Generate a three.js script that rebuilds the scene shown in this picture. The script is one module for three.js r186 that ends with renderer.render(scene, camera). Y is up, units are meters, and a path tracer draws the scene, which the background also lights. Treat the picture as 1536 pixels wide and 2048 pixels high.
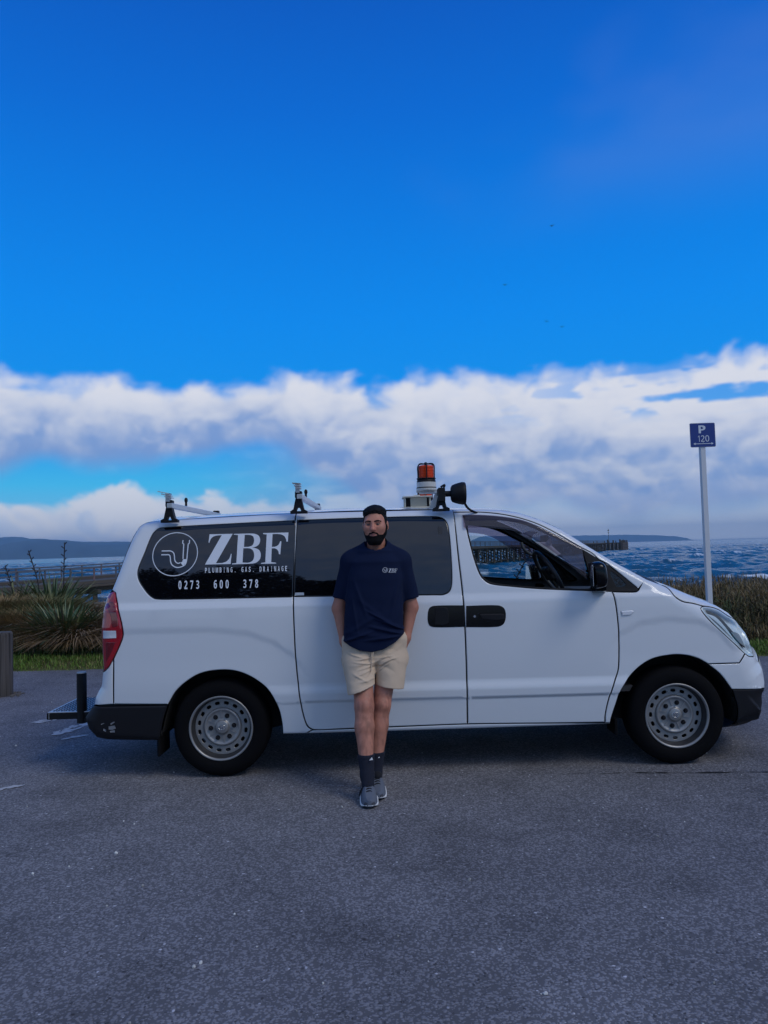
import * as THREE from 'three';
import { mergeGeometries } from 'three/addons/utils/BufferGeometryUtils.js';
import { RoundedBoxGeometry } from 'three/addons/geometries/RoundedBoxGeometry.js';
import { FontLoader } from 'three/addons/loaders/FontLoader.js';

// ------------------------------------------------------------------ camera, sky, sun, exposure
const scene = new THREE.Scene();
const FOCAL = 1538, EYE = 1.56;                                   // focal length in photograph pixels, eye height in metres
const camera = new THREE.PerspectiveCamera(2 * Math.atan(1024 / FOCAL) * 180 / Math.PI, 0.75, 0.1, 40000);
camera.position.set(0, EYE, 0);
camera.rotation.order = 'YXZ';
camera.rotation.set(Math.atan(73 / FOCAL), 0, -0.0278);
camera.updateMatrixWorld(true);

const renderer = new THREE.WebGLRenderer({ antialias: true });
renderer.toneMapping = THREE.LinearToneMapping;
renderer.toneMappingExposure = 1.0;
renderer.shadowMap.enabled = true;

const SUN_DIR = new THREE.Vector3(0.55, 0.75, 0.40).normalize();
const sun = new THREE.DirectionalLight(new THREE.Color(1.0, 0.94, 0.86), 1.1);
sun.position.copy(SUN_DIR).multiplyScalar(60);
sun.castShadow = true;
sun.shadow.radius = 45;
sun.shadow.mapSize.set(2048, 2048);
Object.assign(sun.shadow.camera, { left: -20, right: 20, top: 20, bottom: -20, near: 1, far: 140 });
scene.add(sun, sun.target);

// ------------------------------------------------------------------ small helpers
let seed = 12345;
const rnd = () => { seed = (seed * 1664525 + 1013904223) >>> 0; return seed / 4294967296; };
const rr = (a, b) => a + (b - a) * rnd();
const clamp = (x, a = 0, b = 1) => Math.min(b, Math.max(a, x));
const lerp = (a, b, t) => a + (b - a) * t;
const sstep = (a, b, x) => { const t = clamp((x - a) / (b - a)); return t * t * (3 - 2 * t); };
const lin = (c) => { c /= 255; return c <= 0.04045 ? c / 12.92 : Math.pow((c + 0.055) / 1.055, 2.4); };
const V = (x, y, z) => new THREE.Vector3(x, y, z);
const hash3 = (i, j, k) => { let h = Math.imul(i, 374761393) + Math.imul(j, 668265263) + Math.imul(k, 1274126177); h = Math.imul(h ^ (h >>> 13), 1274126177); return ((h ^ (h >>> 16)) >>> 0) / 4294967296; };
function noise3(x, y, z) {
  const i = Math.floor(x), j = Math.floor(y), k = Math.floor(z);
  let u = x - i, v = y - j, w = z - k;
  u = u * u * u * (u * (u * 6 - 15) + 10); v = v * v * v * (v * (v * 6 - 15) + 10); w = w * w * w * (w * (w * 6 - 15) + 10);
  const a = lerp(lerp(hash3(i, j, k), hash3(i + 1, j, k), u), lerp(hash3(i, j + 1, k), hash3(i + 1, j + 1, k), u), v);
  const b = lerp(lerp(hash3(i, j, k + 1), hash3(i + 1, j, k + 1), u), lerp(hash3(i, j + 1, k + 1), hash3(i + 1, j + 1, k + 1), u), v);
  return lerp(a, b, w);
}
function fbm(x, y, z, n = 5, gain = 0.5) { let s = 0, a = 1, t = 0; for (let o = 0; o < n; o++) { s += a * noise3(x, y, z); t += a; a *= gain; x = x * 2.03 + 11.3; y = y * 2.03 + 5.7; z = z * 2.03 + 3.1; } return s / t; }

// a pixel of the photograph gives a direction; the depth comes from what the thing touches
function ray(px, py) { return V((px - 768) / FOCAL, -(py - 1024) / FOCAL, -1).applyQuaternion(camera.quaternion); }
function at(px, py, depth) { const d = ray(px, py); const t = depth / -d.z; return V(d.x * t, EYE + d.y * t, -depth); }
function onGround(px, py, y = 0) { const d = ray(px, py); const t = (y - EYE) / d.y; return V(d.x * t, y, d.z * t); }

// naming and grouping
const origin = new WeakMap(), taken = {};
const numbered = (n) => { const k = taken[n] = (taken[n] ?? -1) + 1; return k ? `${n}_${String(k).padStart(3, '0')}` : n; };
function shade(o) { o.traverse((m) => { if (m.isMesh) { m.castShadow = true; m.receiveShadow = true; } }); return o; }
function thing(name, label, category, pos, group) {
  const g = new THREE.Group(); g.name = numbered(name); g.position.copy(pos); g.userData = { label, category };
  if (group) g.userData.group = group;
  scene.add(g); origin.set(g, pos.clone()); return g;
}
// a part whose geometry is given in world coordinates
function part(parent, name, geo, mat, label) {
  const list = Array.isArray(geo) ? geo : [geo];
  const g = list.length > 1 ? mergeGeometries(list.map((q) => { q = q.index ? q.toNonIndexed() : q; const o = new THREE.BufferGeometry(); for (const k of ['position', 'normal', 'uv']) if (q.attributes[k]) o.setAttribute(k, q.attributes[k]); else if (k === 'uv') o.setAttribute('uv', new THREE.BufferAttribute(new Float32Array(q.attributes.position.count * 2), 2)); return o; })) : list[0];
  const p = origin.get(parent) || V(0, 0, 0);
  g.translate(-p.x, -p.y, -p.z);
  const m = new THREE.Mesh(g, mat); m.name = name; m.castShadow = m.receiveShadow = true;
  if (label) m.userData.label = label;
  parent.add(m); origin.set(m, p); return m;
}
function sub(parent, name) { const g = new THREE.Group(); g.name = name; parent.add(g); origin.set(g, origin.get(parent)); return g; }
function single(name, geo, mat, data) { const m = new THREE.Mesh(geo, mat); m.name = numbered(name); m.castShadow = m.receiveShadow = true; m.userData = data; scene.add(m); return m; }

// shapes in world coordinates
const box = (w, h, d, c, r) => { const g = r ? new RoundedBoxGeometry(w, h, d, 2, r) : new THREE.BoxGeometry(w, h, d); g.translate(c.x, c.y, c.z); return g; };
function bar(a, b, w, h = w, up = V(0, 1, 0)) {                       // a box from a to b
  const d = b.clone().sub(a), L = d.length(), z = d.normalize(), x = V().crossVectors(up, z).normalize(), y = V().crossVectors(z, x);
  const g = new THREE.BoxGeometry(w, h, L); g.applyMatrix4(new THREE.Matrix4().makeBasis(x, y, z).setPosition(a.clone().add(b).multiplyScalar(0.5))); return g;
}
function rod(a, b, r0, r1 = r0, seg = 10) {                           // a cylinder from a to b
  const d = b.clone().sub(a), L = d.length(); const g = new THREE.CylinderGeometry(r1, r0, L, seg, 1);
  g.applyQuaternion(new THREE.Quaternion().setFromUnitVectors(V(0, 1, 0), d.normalize())); g.translate((a.x + b.x) / 2, (a.y + b.y) / 2, (a.z + b.z) / 2); return g;
}
const tube = (pts, r, n = 24, seg = 8, closed = false) => new THREE.TubeGeometry(new THREE.CatmullRomCurve3(pts, closed), n, r, seg, closed);
const lathe = (pts, seg, m) => { const g = new THREE.LatheGeometry(pts.map(([x, y]) => new THREE.Vector2(x, y)), seg); if (m) g.applyMatrix4(m); return g; };

// materials
const std = (r, g, b, rough = 0.6, more = {}) => new THREE.MeshPhysicalMaterial({ color: new THREE.Color().setRGB(r, g, b), roughness: rough, ...more });
function dataTex(w, h, fn, srgb = false) {
  const a = new Uint8Array(w * h * 4);
  for (let j = 0; j < h; j++) for (let i = 0; i < w; i++) { const c = fn(i, j), o = (j * w + i) * 4; for (let k = 0; k < 3; k++) a[o + k] = clamp(c[k], 0, 1) * 255; a[o + 3] = 255; }
  const t = new THREE.DataTexture(a, w, h, THREE.RGBAFormat); t.wrapS = t.wrapT = THREE.RepeatWrapping; t.magFilter = THREE.LinearFilter; t.minFilter = THREE.LinearMipmapLinearFilter;
  if (srgb) t.colorSpace = THREE.SRGBColorSpace; t.needsUpdate = true; return t;
}

// ------------------------------------------------------------------ sky: blue air, a long cloud bank low all round, thin high cloud
{
  const SW = 3072, SH = 1536, sky = new Float32Array(SW * SH * 4);
  const C = (r, g, b) => [lin(r), lin(g), lin(b)];
  const air = [[-90, C(120, 150, 190)], [0, C(168, 205, 240)], [2.5, C(120, 205, 248)], [5, C(66, 196, 250)], [8, C(20, 160, 246)], [12, C(2, 146, 242)], [17, C(0, 138, 240)], [24, C(2, 122, 226)], [30, C(4, 106, 212)], [36, C(6, 92, 196)], [50, C(8, 78, 170)], [90, C(8, 70, 156)]];
  const mix3 = (a, b, t) => [lerp(a[0], b[0], t), lerp(a[1], b[1], t), lerp(a[2], b[2], t)];
  const airAt = (el) => { for (let k = 1; k < air.length; k++) if (el <= air[k][0]) return mix3(air[k - 1][1], air[k][1], (el - air[k - 1][0]) / (air[k][0] - air[k - 1][0])); return air.at(-1)[1]; };
  const WHITE = C(232, 233, 240), PALE = C(196, 206, 228), GREY = C(128, 160, 214), LOW = C(236, 243, 254), DUSK = C(122, 157, 213);
  for (let j = SH / 2 - 30; j < SH; j++) {
    const el = ((j + 0.5) / SH - 0.5) * 180, e = el * Math.PI / 180, a0 = airAt(Math.max(el, 0));
    for (let i = 0; i < SW; i++) {
      const th = ((i + 0.5) / SW - 0.5) * 2 * Math.PI;                   // direction (cos th, ., sin th)
      const dx = Math.cos(th), dz = Math.sin(th), az = Math.atan2(dx, -dz) * 180 / Math.PI;
      let c = a0;
      const back = sstep(75, 120, Math.abs(az));                          // behind the camera the cloud stands higher
      if (el < 26 || back > 0) {
        const X = dx * 6, Z = dz * 6, Y = el * 0.105 * (1 - 0.5 * back);
        // wobble the look-up so that the edges billow
        const wx = fbm(X * 2.2, Y * 3.2, Z * 2.2, 4) - 0.5, wy = fbm(X * 2.2 + 31, Y * 3.2, Z * 2.2 + 9, 4) - 0.5;
        const big = fbm(X * 1.1 + 4, 3.3, Z * 1.1, 3) - 0.5;
        const lump = fbm(X * 2.9 + wx * 0.45, Y * 2.4 + 7 + wy * 0.4, Z * 2.7, 4, 0.45);
        const fine = fbm(X * 6 + wx * 2, Y * 8 + wy * 2, Z * 6 + 2, 4, 0.5);
        const wisp = fbm(X * 2.0 + 17 + wx, Y * 9 - X * 0.2, Z * 2.0 + wy, 5);
        // the bank: its top near 12.5 degrees, its foot near 7.5, torn in places
        const right = sstep(2, 24, az) * sstep(60, 40, az);
        const top = 12.4 + 34 * back + 1.3 * big + 3.0 * (lump - 0.5) + 1.7 * (fine - 0.5) + 1.2 * (wisp - 0.5);
        let bank = sstep(top + 0.7, top - 1.1, el);
        const foot = 7.2 + 3.2 * (fbm(X * 0.9 + 8, 1.2, Z * 0.9, 3) - 0.5) * 2 - 4.6 * sstep(-12, 4, az) * sstep(75, 45, az) + 1.4 * wy;
        bank *= sstep(foot - 1.3, foot + 0.7, el);
        const hole = right * sstep(0.50, 0.62, wisp) * sstep(8.2, 9.6, el) * sstep(13.5, 11.5, el);
        bank *= 1 - 0.9 * hole;
        const h = clamp((el - foot) / (top - foot + 0.1));
        // lit tops, blue-grey body: more body towards the foot
        let lit = sstep(0.26, 1.0, h * 1.02 + (lump - 0.5) * 0.50 + (fine - 0.5) * 0.50 + (wisp - 0.5) * 0.55 - 0.02 + 0.24 * right * sstep(0.15, 0.5, h)) * (1 - 0.72 * back);
        const body = mix3(mix3(GREY, PALE, sstep(0.25, 0.75, fine * 0.6 + h * 0.5)), DUSK, 0.75 * back);
        c = mix3(c, mix3(body, WHITE, lit * 0.92), bank * 0.97);
        // veil under the bank on the open side, a bright strip of low cumulus near the horizon
        const veil = sstep(-16, 2, az) * sstep(100, 70, az) * sstep(9.5, 6.5, el);
        const vt = mix3(GREY, PALE, sstep(0.35, 0.75, wisp + 0.18 * (fine - 0.5)));
        c = mix3(c, mix3(vt, LOW, sstep(4.2, 1.0, el + wy * 2.5)), veil * 0.9 * (1 - bank * 0.7));
        const ctop = 3.9 + 2.4 * (lump - 0.5) + 2.2 * (fine - 0.5) + 0.7 * big;
        const cum = sstep(ctop + 0.4, ctop - 0.5, el) * (1 - 0.82 * veil);
        const clit = sstep(0.2, 0.95, clamp(el / 4.2) * 0.75 + (fine - 0.5) * 1.5 + 0.22) * (1 - 0.6 * back);
        c = mix3(c, mix3(mix3(GREY, LOW, 0.55), WHITE, clit), cum * 0.94);
        c = mix3(c, LOW, sstep(1.6, 0.0, el) * 0.35);
      }
      // thin high cloud, and broken sheets higher up all round the sky
      if (el > 8) {
        const s = 1 / Math.max(0.12, Math.sin(e)), px = dx * Math.cos(e) * s, pz = dz * Math.cos(e) * s;
        const q = fbm((px + 0.24) * 0.7 + 2.2, 1.7, pz * 0.7 + 6.4, 5), q2 = fbm(px * 1.9 + 9, 4.4, pz * 1.5, 5, 0.55);
        const thin = sstep(0.50, 0.72, q * 0.75 + q2 * 0.25) * 0.30 * sstep(20, 32, el);
        c = mix3(c, C(120, 140, 205), thin);
        const sheet = sstep(40, 58, el) * sstep(0.36, 0.56, q * 0.6 + q2 * 0.4);
        c = mix3(c, mix3(C(102, 134, 180), C(148, 176, 214), sstep(0.35, 0.65, q2)), sheet * 0.9);
      }
      const o = (j * SW + i) * 4; sky[o] = c[0]; sky[o + 1] = c[1]; sky[o + 2] = c[2]; sky[o + 3] = 1;
    }
  }
  const low = C(110, 125, 145);
  for (let j = 0; j < SH / 2 - 30; j++) for (let i = 0; i < SW; i++) { const o = (j * SW + i) * 4; sky[o] = low[0]; sky[o + 1] = low[1]; sky[o + 2] = low[2]; sky[o + 3] = 1; }
  const t = new THREE.DataTexture(sky, SW, SH, THREE.RGBAFormat, THREE.FloatType);
  t.mapping = THREE.EquirectangularReflectionMapping; t.colorSpace = THREE.LinearSRGBColorSpace; t.magFilter = t.minFilter = THREE.LinearFilter; t.needsUpdate = true;
  scene.background = t; scene.environment = t;
}

// ------------------------------------------------------------------ ground: asphalt, verge, beach, sea, far hills
const EDGE = (x) => -10.55 + 0.05 * x + 0.10 * (fbm(x * 0.8, 1, 2, 3) - 0.5) * 2;   // where the asphalt ends
const SEA = -2.2;
function groundY(x, z) { const d = EDGE(x) - z; if (d < 0) return 0; return 0.10 * sstep(0, 0.5, d) + 0.12 * sstep(0.6, 2.2, d) - 3.2 * sstep(5, 66, d) + 0.06 * (fbm(x * 0.7, 3, z * 0.7, 3) - 0.5) * sstep(0.3, 1.5, d); }
function sheet(nx, nz, fx, fn) {                                    // grid of points given by a function of u, v in 0..1
  const pos = [], uv = [], idx = [], col = [];
  for (let j = 0; j <= nz; j++) for (let i = 0; i <= nx; i++) { const p = fn(i / nx, j / nz); pos.push(p[0], p[1], p[2]); uv.push(p[0], p[2]); if (p[3]) col.push(...p[3]); }
  for (let j = 0; j < nz; j++) for (let i = 0; i < nx; i++) { const q = j * (nx + 1) + i; idx.push(q, q + 1, q + nx + 1, q + 1, q + nx + 2, q + nx + 1); }
  const g = new THREE.BufferGeometry(); g.setAttribute('position', new THREE.Float32BufferAttribute(pos, 3)); g.setAttribute('uv', new THREE.Float32BufferAttribute(uv, 2)); if (col.length) g.setAttribute('color', new THREE.Float32BufferAttribute(col, 3)); g.setIndex(idx); g.computeVertexNormals(); return g;
}
{
  // asphalt: rolled aggregate, 4 m of it in one texture
  const N = 2048, H = new Float32Array(N * N), Cc = new Float32Array(N * N);
  for (let k = 0; k < 150000; k++) {
    const cx = rnd() * N, cy = rnd() * N, r = 1.2 + 2.6 * rnd() ** 2.0, t = rnd() < 0.006 ? rr(1.6, 2.8) : rnd() < 0.07 ? rr(0.25, 0.5) : rr(0.88, 1.12), hgt = rr(0.4, 1), ri = Math.ceil(r), el = rr(0.7, 1.3);
    for (let y = -ri; y <= ri; y++) for (let x = -ri; x <= ri; x++) { const d = Math.hypot(x * el, y / el) / r; if (d > 1) continue; const o = ((Math.floor(cy) + y + N) % N) * N + (Math.floor(cx) + x + N) % N; const f = 1 - d * d; if (hgt * f > H[o] * 0.9) { H[o] = hgt * f; Cc[o] = t; } }
  }
  const per = (x, y, s, k) => { const a = x / N * Math.PI * 2, b = y / N * Math.PI * 2; return fbm(Math.cos(a) * s + k, Math.sin(a) * s + Math.cos(b) * s, Math.sin(b) * s + 3, 3); };
  const col = dataTex(N, N, (i, j) => { const o = j * N + i; const big = 0.85 + 0.3 * per(i, j, 2.2, 1); const base = H[o] > 0 ? 0.86 + 0.14 * H[o] : 0.70; const c = (Cc[o] || 0.7) * base * big * 0.44; return [c, c * 1.0, c * 1.01]; }, false);
  const bump = dataTex(N, N, (i, j) => { const h = H[j * N + i]; return [h, h, h]; });
  for (const t of [col, bump]) { t.repeat.set(0.25, 0.25); t.updateMatrix(); }
  const asphalt = new THREE.MeshPhysicalMaterial({ map: col, bumpMap: bump, bumpScale: 0.0025, roughness: 0.86, vertexColors: true, specularIntensity: 0.45, color: new THREE.Color().setRGB(0.555, 0.555, 0.595) });
  const tint = (x, z) => { const s = fbm(x * 0.5 + 3, 2, z * 0.5, 4), p = sstep(0.55, 0.7, fbm(x * 1.4, 7, z * 1.4 + 2, 4)); const q = sstep(0.62, 0.70, fbm(x * 3.1 + 4, 9, z * 3.1, 4)); const v = 0.78 + 0.44 * s - 0.10 * p - 0.16 * q; return [v, v, v * (0.98 + 0.06 * fbm(x * 0.35 + 9, 4, z * 0.35, 2))]; };
  const geo = sheet(240, 300, 0, (u, v) => { const near = v < 0.75, x = (u - 0.5) * 2; const X = 15 * x + 75 * x ** 5; const z = near ? lerp(EDGE(X), 3, v / 0.75) : 3 + 140 * ((v - 0.75) / 0.25) ** 2; const y = -0.004 * sstep(0.02, 0, v) ; return [X, y, z, tint(X, z)]; });
  { const ix = geo.index.array; for (let i = 0; i < ix.length; i += 3) { const t = ix[i]; ix[i] = ix[i + 1]; ix[i + 1] = t; } geo.computeVertexNormals(); const n = geo.attributes.normal; if (n.getY(5) < 0) { for (let i = 0; i < ix.length; i += 3) { const t = ix[i]; ix[i] = ix[i + 1]; ix[i + 1] = t; } geo.computeVertexNormals(); } }
  single('car_park', geo, asphalt, { kind: 'structure', label: 'worn grey asphalt of the seaside car park' });

  // soil and sand from the asphalt edge down to the water
  const sand = std(1, 1, 1, 0.95, { vertexColors: true });
  const soil = sheet(120, 120, 0, (u, v) => { const x0 = (u - 0.5) * 2, t = v ** 2.2; const z0 = EDGE(30 * x0) + 0.03, z = lerp(z0, -130, t), X = x0 * lerp(34, 150, t); const d = EDGE(X) - z; const m = fbm(X * 0.8, 1, z * 0.8, 4); const c = d < 6 ? [0.05 + 0.04 * m, 0.045 + 0.035 * m, 0.022] : [0.20 + 0.08 * m, 0.17 + 0.07 * m, 0.12 + 0.05 * m]; return [X, groundY(X, z) - 0.012, z, c]; });
  { const ix = soil.index.array; for (let i = 0; i < ix.length; i += 3) { const t = ix[i]; ix[i] = ix[i + 1]; ix[i + 1] = t; } soil.computeVertexNormals(); if (soil.attributes.normal.getY(60) < 0) { const n = soil.attributes.normal.array; for (let i = 0; i < n.length; i++) n[i] *= -1; for (let i = 0; i < ix.length; i += 3) { const t = ix[i]; ix[i] = ix[i + 1]; ix[i + 1] = t; } } }
  single('beach', soil, sand, { kind: 'structure', label: 'sandy bank falling from the verge to the sea' });

  // sea: short steep wind waves, crests broken white
  const waves = []; for (let k = 0; k < 46; k++) { const L = 0.9 * 1.064 ** k * rr(0.9, 1.1), dir = rr(-0.65, 0.65) + 0.35; waves.push({ L, k: Math.PI * 2 / L, a: 0.0115 * L ** 0.92, dx: Math.sin(dir), dz: Math.cos(dir), ph: rr(0, 6.28) }); }
  const sea = sheet(600, 880, 0, (u, v) => {
    const ang = (u - 0.5) * 1.3, d = 52 * Math.pow(10500 / 52, v ** 1.15), x = d * Math.sin(ang), z = -d * Math.cos(ang), cell = Math.max(d * 1.3 / 600, d * 5.31 * 1.15 * v ** 0.15 / 880);
    let h = 0, px = 0, pz = 0; const gust = 0.65 + 0.8 * fbm(x * 0.012, 2, z * 0.012, 3);
    for (const w of waves) { if (w.L < cell * 2.2) continue; const f = sstep(2.2, 4, w.L / cell), p = (w.dx * x + w.dz * z) * w.k + w.ph, a = w.a * f * gust; h += a * Math.sin(p); const s = 0.75 * a * Math.cos(p); px += s * w.dx; pz += s * w.dz; }
    const shore = sstep(62, 74, d + 6 * fbm(x * 0.05, 1, 3, 3)); h *= 0.45 + 0.55 * shore;
    const crest = sstep(0.60, 0.80, h * (0.6 + fbm(x * 0.25, 4, z * 0.25, 3)) * 1.0) * sstep(0.45, 0.6, fbm(x * 0.9, 8, z * 0.9, 3)) * 0.9;
    const surf = (1 - sstep(72, 92, d + 14 * (fbm(x * 0.05, 5, z * 0.1, 3) - 0.5))) * sstep(0.58, 0.68, fbm(x * 0.22, 2, z * 1.3, 4));
    const green = [0.012, 0.072, 0.130], f = clamp(Math.max(crest, surf));
    return [x + px * (d < 400 ? 1 : 0), SEA + h, z + pz * (d < 400 ? 1 : 0), [lerp(green[0], 0.75, f), lerp(green[1], 0.78, f), lerp(green[2], 0.80, f)]];
  });
  { const n = sea.attributes.normal.array; if (n[1] < 0) { for (let i = 0; i < n.length; i++) n[i] *= -1; const ix = sea.index.array; for (let i = 0; i < ix.length; i += 3) { const t = ix[i]; ix[i] = ix[i + 1]; ix[i + 1] = t; } } }
  const rip = dataTex(512, 512, (i, j) => { const a = i / 512 * 6.2832, b = j / 512 * 6.2832; const h = 0.5 + 0.22 * Math.sin(3 * a + 2 * b + 1.5 * Math.sin(b * 2)) * 0.5 + 0.3 * (fbm(Math.cos(a) * 2.4, Math.sin(a) * 2.4 + Math.cos(b) * 4, Math.sin(b) * 4, 5) - 0.5) * 2; return [h, h, h]; }); rip.repeat.set(0.11, 0.22); rip.updateMatrix();
  single('sea', sea, std(1, 1, 1, 0.14, { vertexColors: true, bumpMap: rip, bumpScale: 0.20, ior: 1.33 }), { kind: 'structure', label: 'choppy blue sea with small whitecaps' });

  // hills across the water, ridge behind ridge
  const hills = (name, label, d0, prof, depth, colr) => {
    const g = sheet(220, 26, 0, (u, v) => {
      const px = lerp(prof[0][0], prof.at(-1)[0], u); let k = 1; while (k < prof.length - 1 && px > prof[k][0]) k++;
      const t = clamp((px - prof[k - 1][0]) / (prof[k][0] - prof[k - 1][0])), py = lerp(prof[k - 1][1], prof[k][1], t * t * (3 - 2 * t));
      const r = at(px, py, d0), top = Math.max(0, r.y - SEA), rise = Math.sin(v * Math.PI / 2), x = r.x * (1 + (v - 0.5) * depth / d0) ;
      const rg = fbm(px * 0.03, v * 3, 4, 5) - 0.5;
      return [x, SEA - 1 + top * (rise + 0.20 * rg * rise * (1 - rise) * 3) + top * 0.05 * (fbm(px * 0.12, 2, v * 2, 4) - 0.5) * rise, -(d0 + (v - 1) * depth), [colr[0] * (0.8 + rg), colr[1] * (0.8 + rg), colr[2] * (0.8 + rg)]];
    });
    const n = g.attributes.normal.array; let s = 0; for (let i = 1; i < n.length; i += 3) s += n[i]; if (s < 0) { for (let i = 0; i < n.length; i++) n[i] *= -1; const ix = g.index.array; for (let i = 0; i < ix.length; i += 3) { const t = ix[i]; ix[i] = ix[i + 1]; ix[i + 1] = t; } }
    single(name, g, std(1, 1, 1, 0.95, { vertexColors: true }), { kind: 'structure', label });
  };
  const bush = [0.050, 0.078, 0.075];
  hills('hills', 'dark blue hazy ridge across the harbour', 5400, [[-520, 1100], [-300, 1078], [-150, 1088], [-60, 1092], [0, 1086], [30, 1083], [60, 1092], [95, 1083], [130, 1078], [160, 1078], [190, 1080], [215, 1083], [245, 1088], [330, 1086], [420, 1096], [520, 1106]], 1100, bush);
  hills('hills', 'paler hazy ridge under the cloud behind the nearer hills', 7000, [[-420, 1092], [-200, 1076], [0, 1082], [50, 1074], [90, 1072], [125, 1076], [165, 1078], [220, 1082], [300, 1082], [420, 1088], [600, 1094], [760, 1098]], 1200, bush);
  hills('headland', 'faint headland in the haze beyond the pier end', 9600, [[900, 1094], [960, 1072], [1060, 1074], [1160, 1071], [1230, 1070], [1280, 1071], [1315, 1073], [1338, 1076], [1350, 1080]], 1100, bush);
}
scene.fog = new THREE.FogExp2(new THREE.Color(0.38, 0.68, 1.0), 0.00014);

// ------------------------------------------------------------------ verge: mown grass, scrub, tussock, flax
function bladeGeo(w, seg = 4, bend = 0.35, fold = 0.25) {           // a unit-high curved, folded leaf along +y, bending to +z
  const pos = [], idx = [], uv = [];
  for (let k = 0; k <= seg; k++) { const t = k / seg, ww = w * (t < 0.25 ? 0.6 + 1.6 * t : 1 - ((t - 0.25) / 0.75) ** 2.2), y = t - bend * 0.35 * t * t, z = bend * t * t; pos.push(-ww / 2, y, z - fold * ww * 0.5, 0, y, z + fold * ww * 0.5, ww / 2, y, z - fold * ww * 0.5); uv.push(0, t, 0.5, t, 1, t); }
  for (let k = 0; k < seg; k++) for (let s = 0; s < 2; s++) { const q = k * 3 + s; idx.push(q, q + 1, q + 3, q + 1, q + 4, q + 3); }
  const g = new THREE.BufferGeometry(); g.setAttribute('position', new THREE.Float32BufferAttribute(pos, 3)); g.setAttribute('uv', new THREE.Float32BufferAttribute(uv, 2)); g.setIndex(idx); g.computeVertexNormals(); return g;
}
const leafMat = (more = {}) => std(1, 1, 1, 0.62, { transmission: 0.12, thickness: 0, side: THREE.DoubleSide, specularIntensity: 0.6, ...more });
function scatter(name, label, geo, count, place, mat = leafMat()) {
  const m = new THREE.InstancedMesh(geo, mat, count), o = new THREE.Object3D(), c = new THREE.Color(); let n = 0;
  for (let k = 0; k < count; k++) { const p = place(k); if (!p) continue; o.position.set(p.x, p.y, p.z); o.rotation.set(p.tilt ?? 0, p.turn ?? 0, p.roll ?? 0, 'YXZ'); o.scale.set(p.s * (p.w ?? 1), p.s, p.s); o.updateMatrix(); m.setMatrixAt(n, o.matrix); m.setColorAt(n, c.setRGB(...p.c)); n++; }
  m.count = n; m.name = name; m.castShadow = m.receiveShadow = true; m.userData = { kind: 'stuff', label }; scene.add(m); return m;
}
const shadeOf = (c, v) => [c[0] * v, c[1] * v, c[2] * v];
// mown strip along the asphalt
scatter('mown_grass', 'short bright green grass along the asphalt edge', bladeGeo(0.10, 3, 0.5), 52000, () => { const x = rr(-15, 16), d = 0.75 * rnd() ** 0.9 - 0.06, z = EDGE(x) - d; const edge = d < 0.08 ? 0.6 : 1; return { x, y: groundY(x, z) - 0.02, z, tilt: rr(-0.5, 0.7), turn: rr(0, 6.28), s: rr(0.05, 0.11) * edge * (0.7 + 0.7 * fbm(x * 1.5, 2, z * 1.5, 2)), c: shadeOf(rnd() < 0.16 ? [0.30, 0.27, 0.10] : [0.165, 0.275, 0.045], rr(0.6, 1.25)) }; });
// coarse scrub on the bank: olive and brown stems with small leaves
const scrubTop = (x, z) => 0.44 + 0.30 * fbm(x * 0.55 + 2, 5, z * 0.8, 3) + 0.05 * Math.sin(x * 1.3);
scatter('bank_scrub', 'dense brown and olive scrub covering the bank', bladeGeo(0.055, 4, 0.55), 230000, () => {
  const x = rr(-15, 17), d = 0.55 + 4.4 * rnd() ** 1.1, z = EDGE(x) - d, leftBare = sstep(-3.6, -5.0, x);
  const top = scrubTop(x, z) * (1 - 0.42 * leftBare) * sstep(0.35, 1.5, d) + 0.06, y0 = groundY(x, z) + top * rnd() ** 0.7 * 0.82;
  const br = fbm(x * 0.7 + 7, 1, z * 0.9, 3) + 0.30 * (sstep(0.7, 2.6, d) - 0.5), hi = (y0 - groundY(x, z)) / top, col = br + 0.25 * (rnd() - 0.5) > 0.47 ? [0.190, 0.132, 0.054] : br > 0.38 ? [0.120, 0.116, 0.040] : [0.062, 0.092, 0.030];
  return { x, y: y0, z, tilt: rr(-1.0, 1.2), turn: rr(0, 6.28), s: rr(0.06, 0.16), w: rr(0.9, 2.2), c: shadeOf(rnd() < 0.05 ? [0.26, 0.21, 0.11] : col, rr(0.6, 1.4)) };
});
// dark dead stems and undergrowth low down, so the scrub is closed
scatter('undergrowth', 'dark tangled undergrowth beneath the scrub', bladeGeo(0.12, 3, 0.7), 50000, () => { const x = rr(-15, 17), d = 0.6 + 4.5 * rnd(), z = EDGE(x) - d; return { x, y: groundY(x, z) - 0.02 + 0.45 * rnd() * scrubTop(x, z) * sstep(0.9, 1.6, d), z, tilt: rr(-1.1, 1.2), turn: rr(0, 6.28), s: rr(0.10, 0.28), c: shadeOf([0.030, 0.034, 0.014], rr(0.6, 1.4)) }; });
// pale dry grass stems standing out of the scrub
scatter('dry_stems', 'thin dry grass stems standing above the scrub', bladeGeo(0.010, 4, 0.25), 1500, () => { const x = rr(-14, 16), d = rr(1.1, 4.6), z = EDGE(x) - d; return { x, y: groundY(x, z) + 0.1, z, tilt: rr(-0.25, 0.3), turn: rr(0, 6.28), s: scrubTop(x, z) * rr(0.6, 1.12), c: shadeOf([0.18, 0.14, 0.07], rr(0.6, 1.3)) }; });
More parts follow.
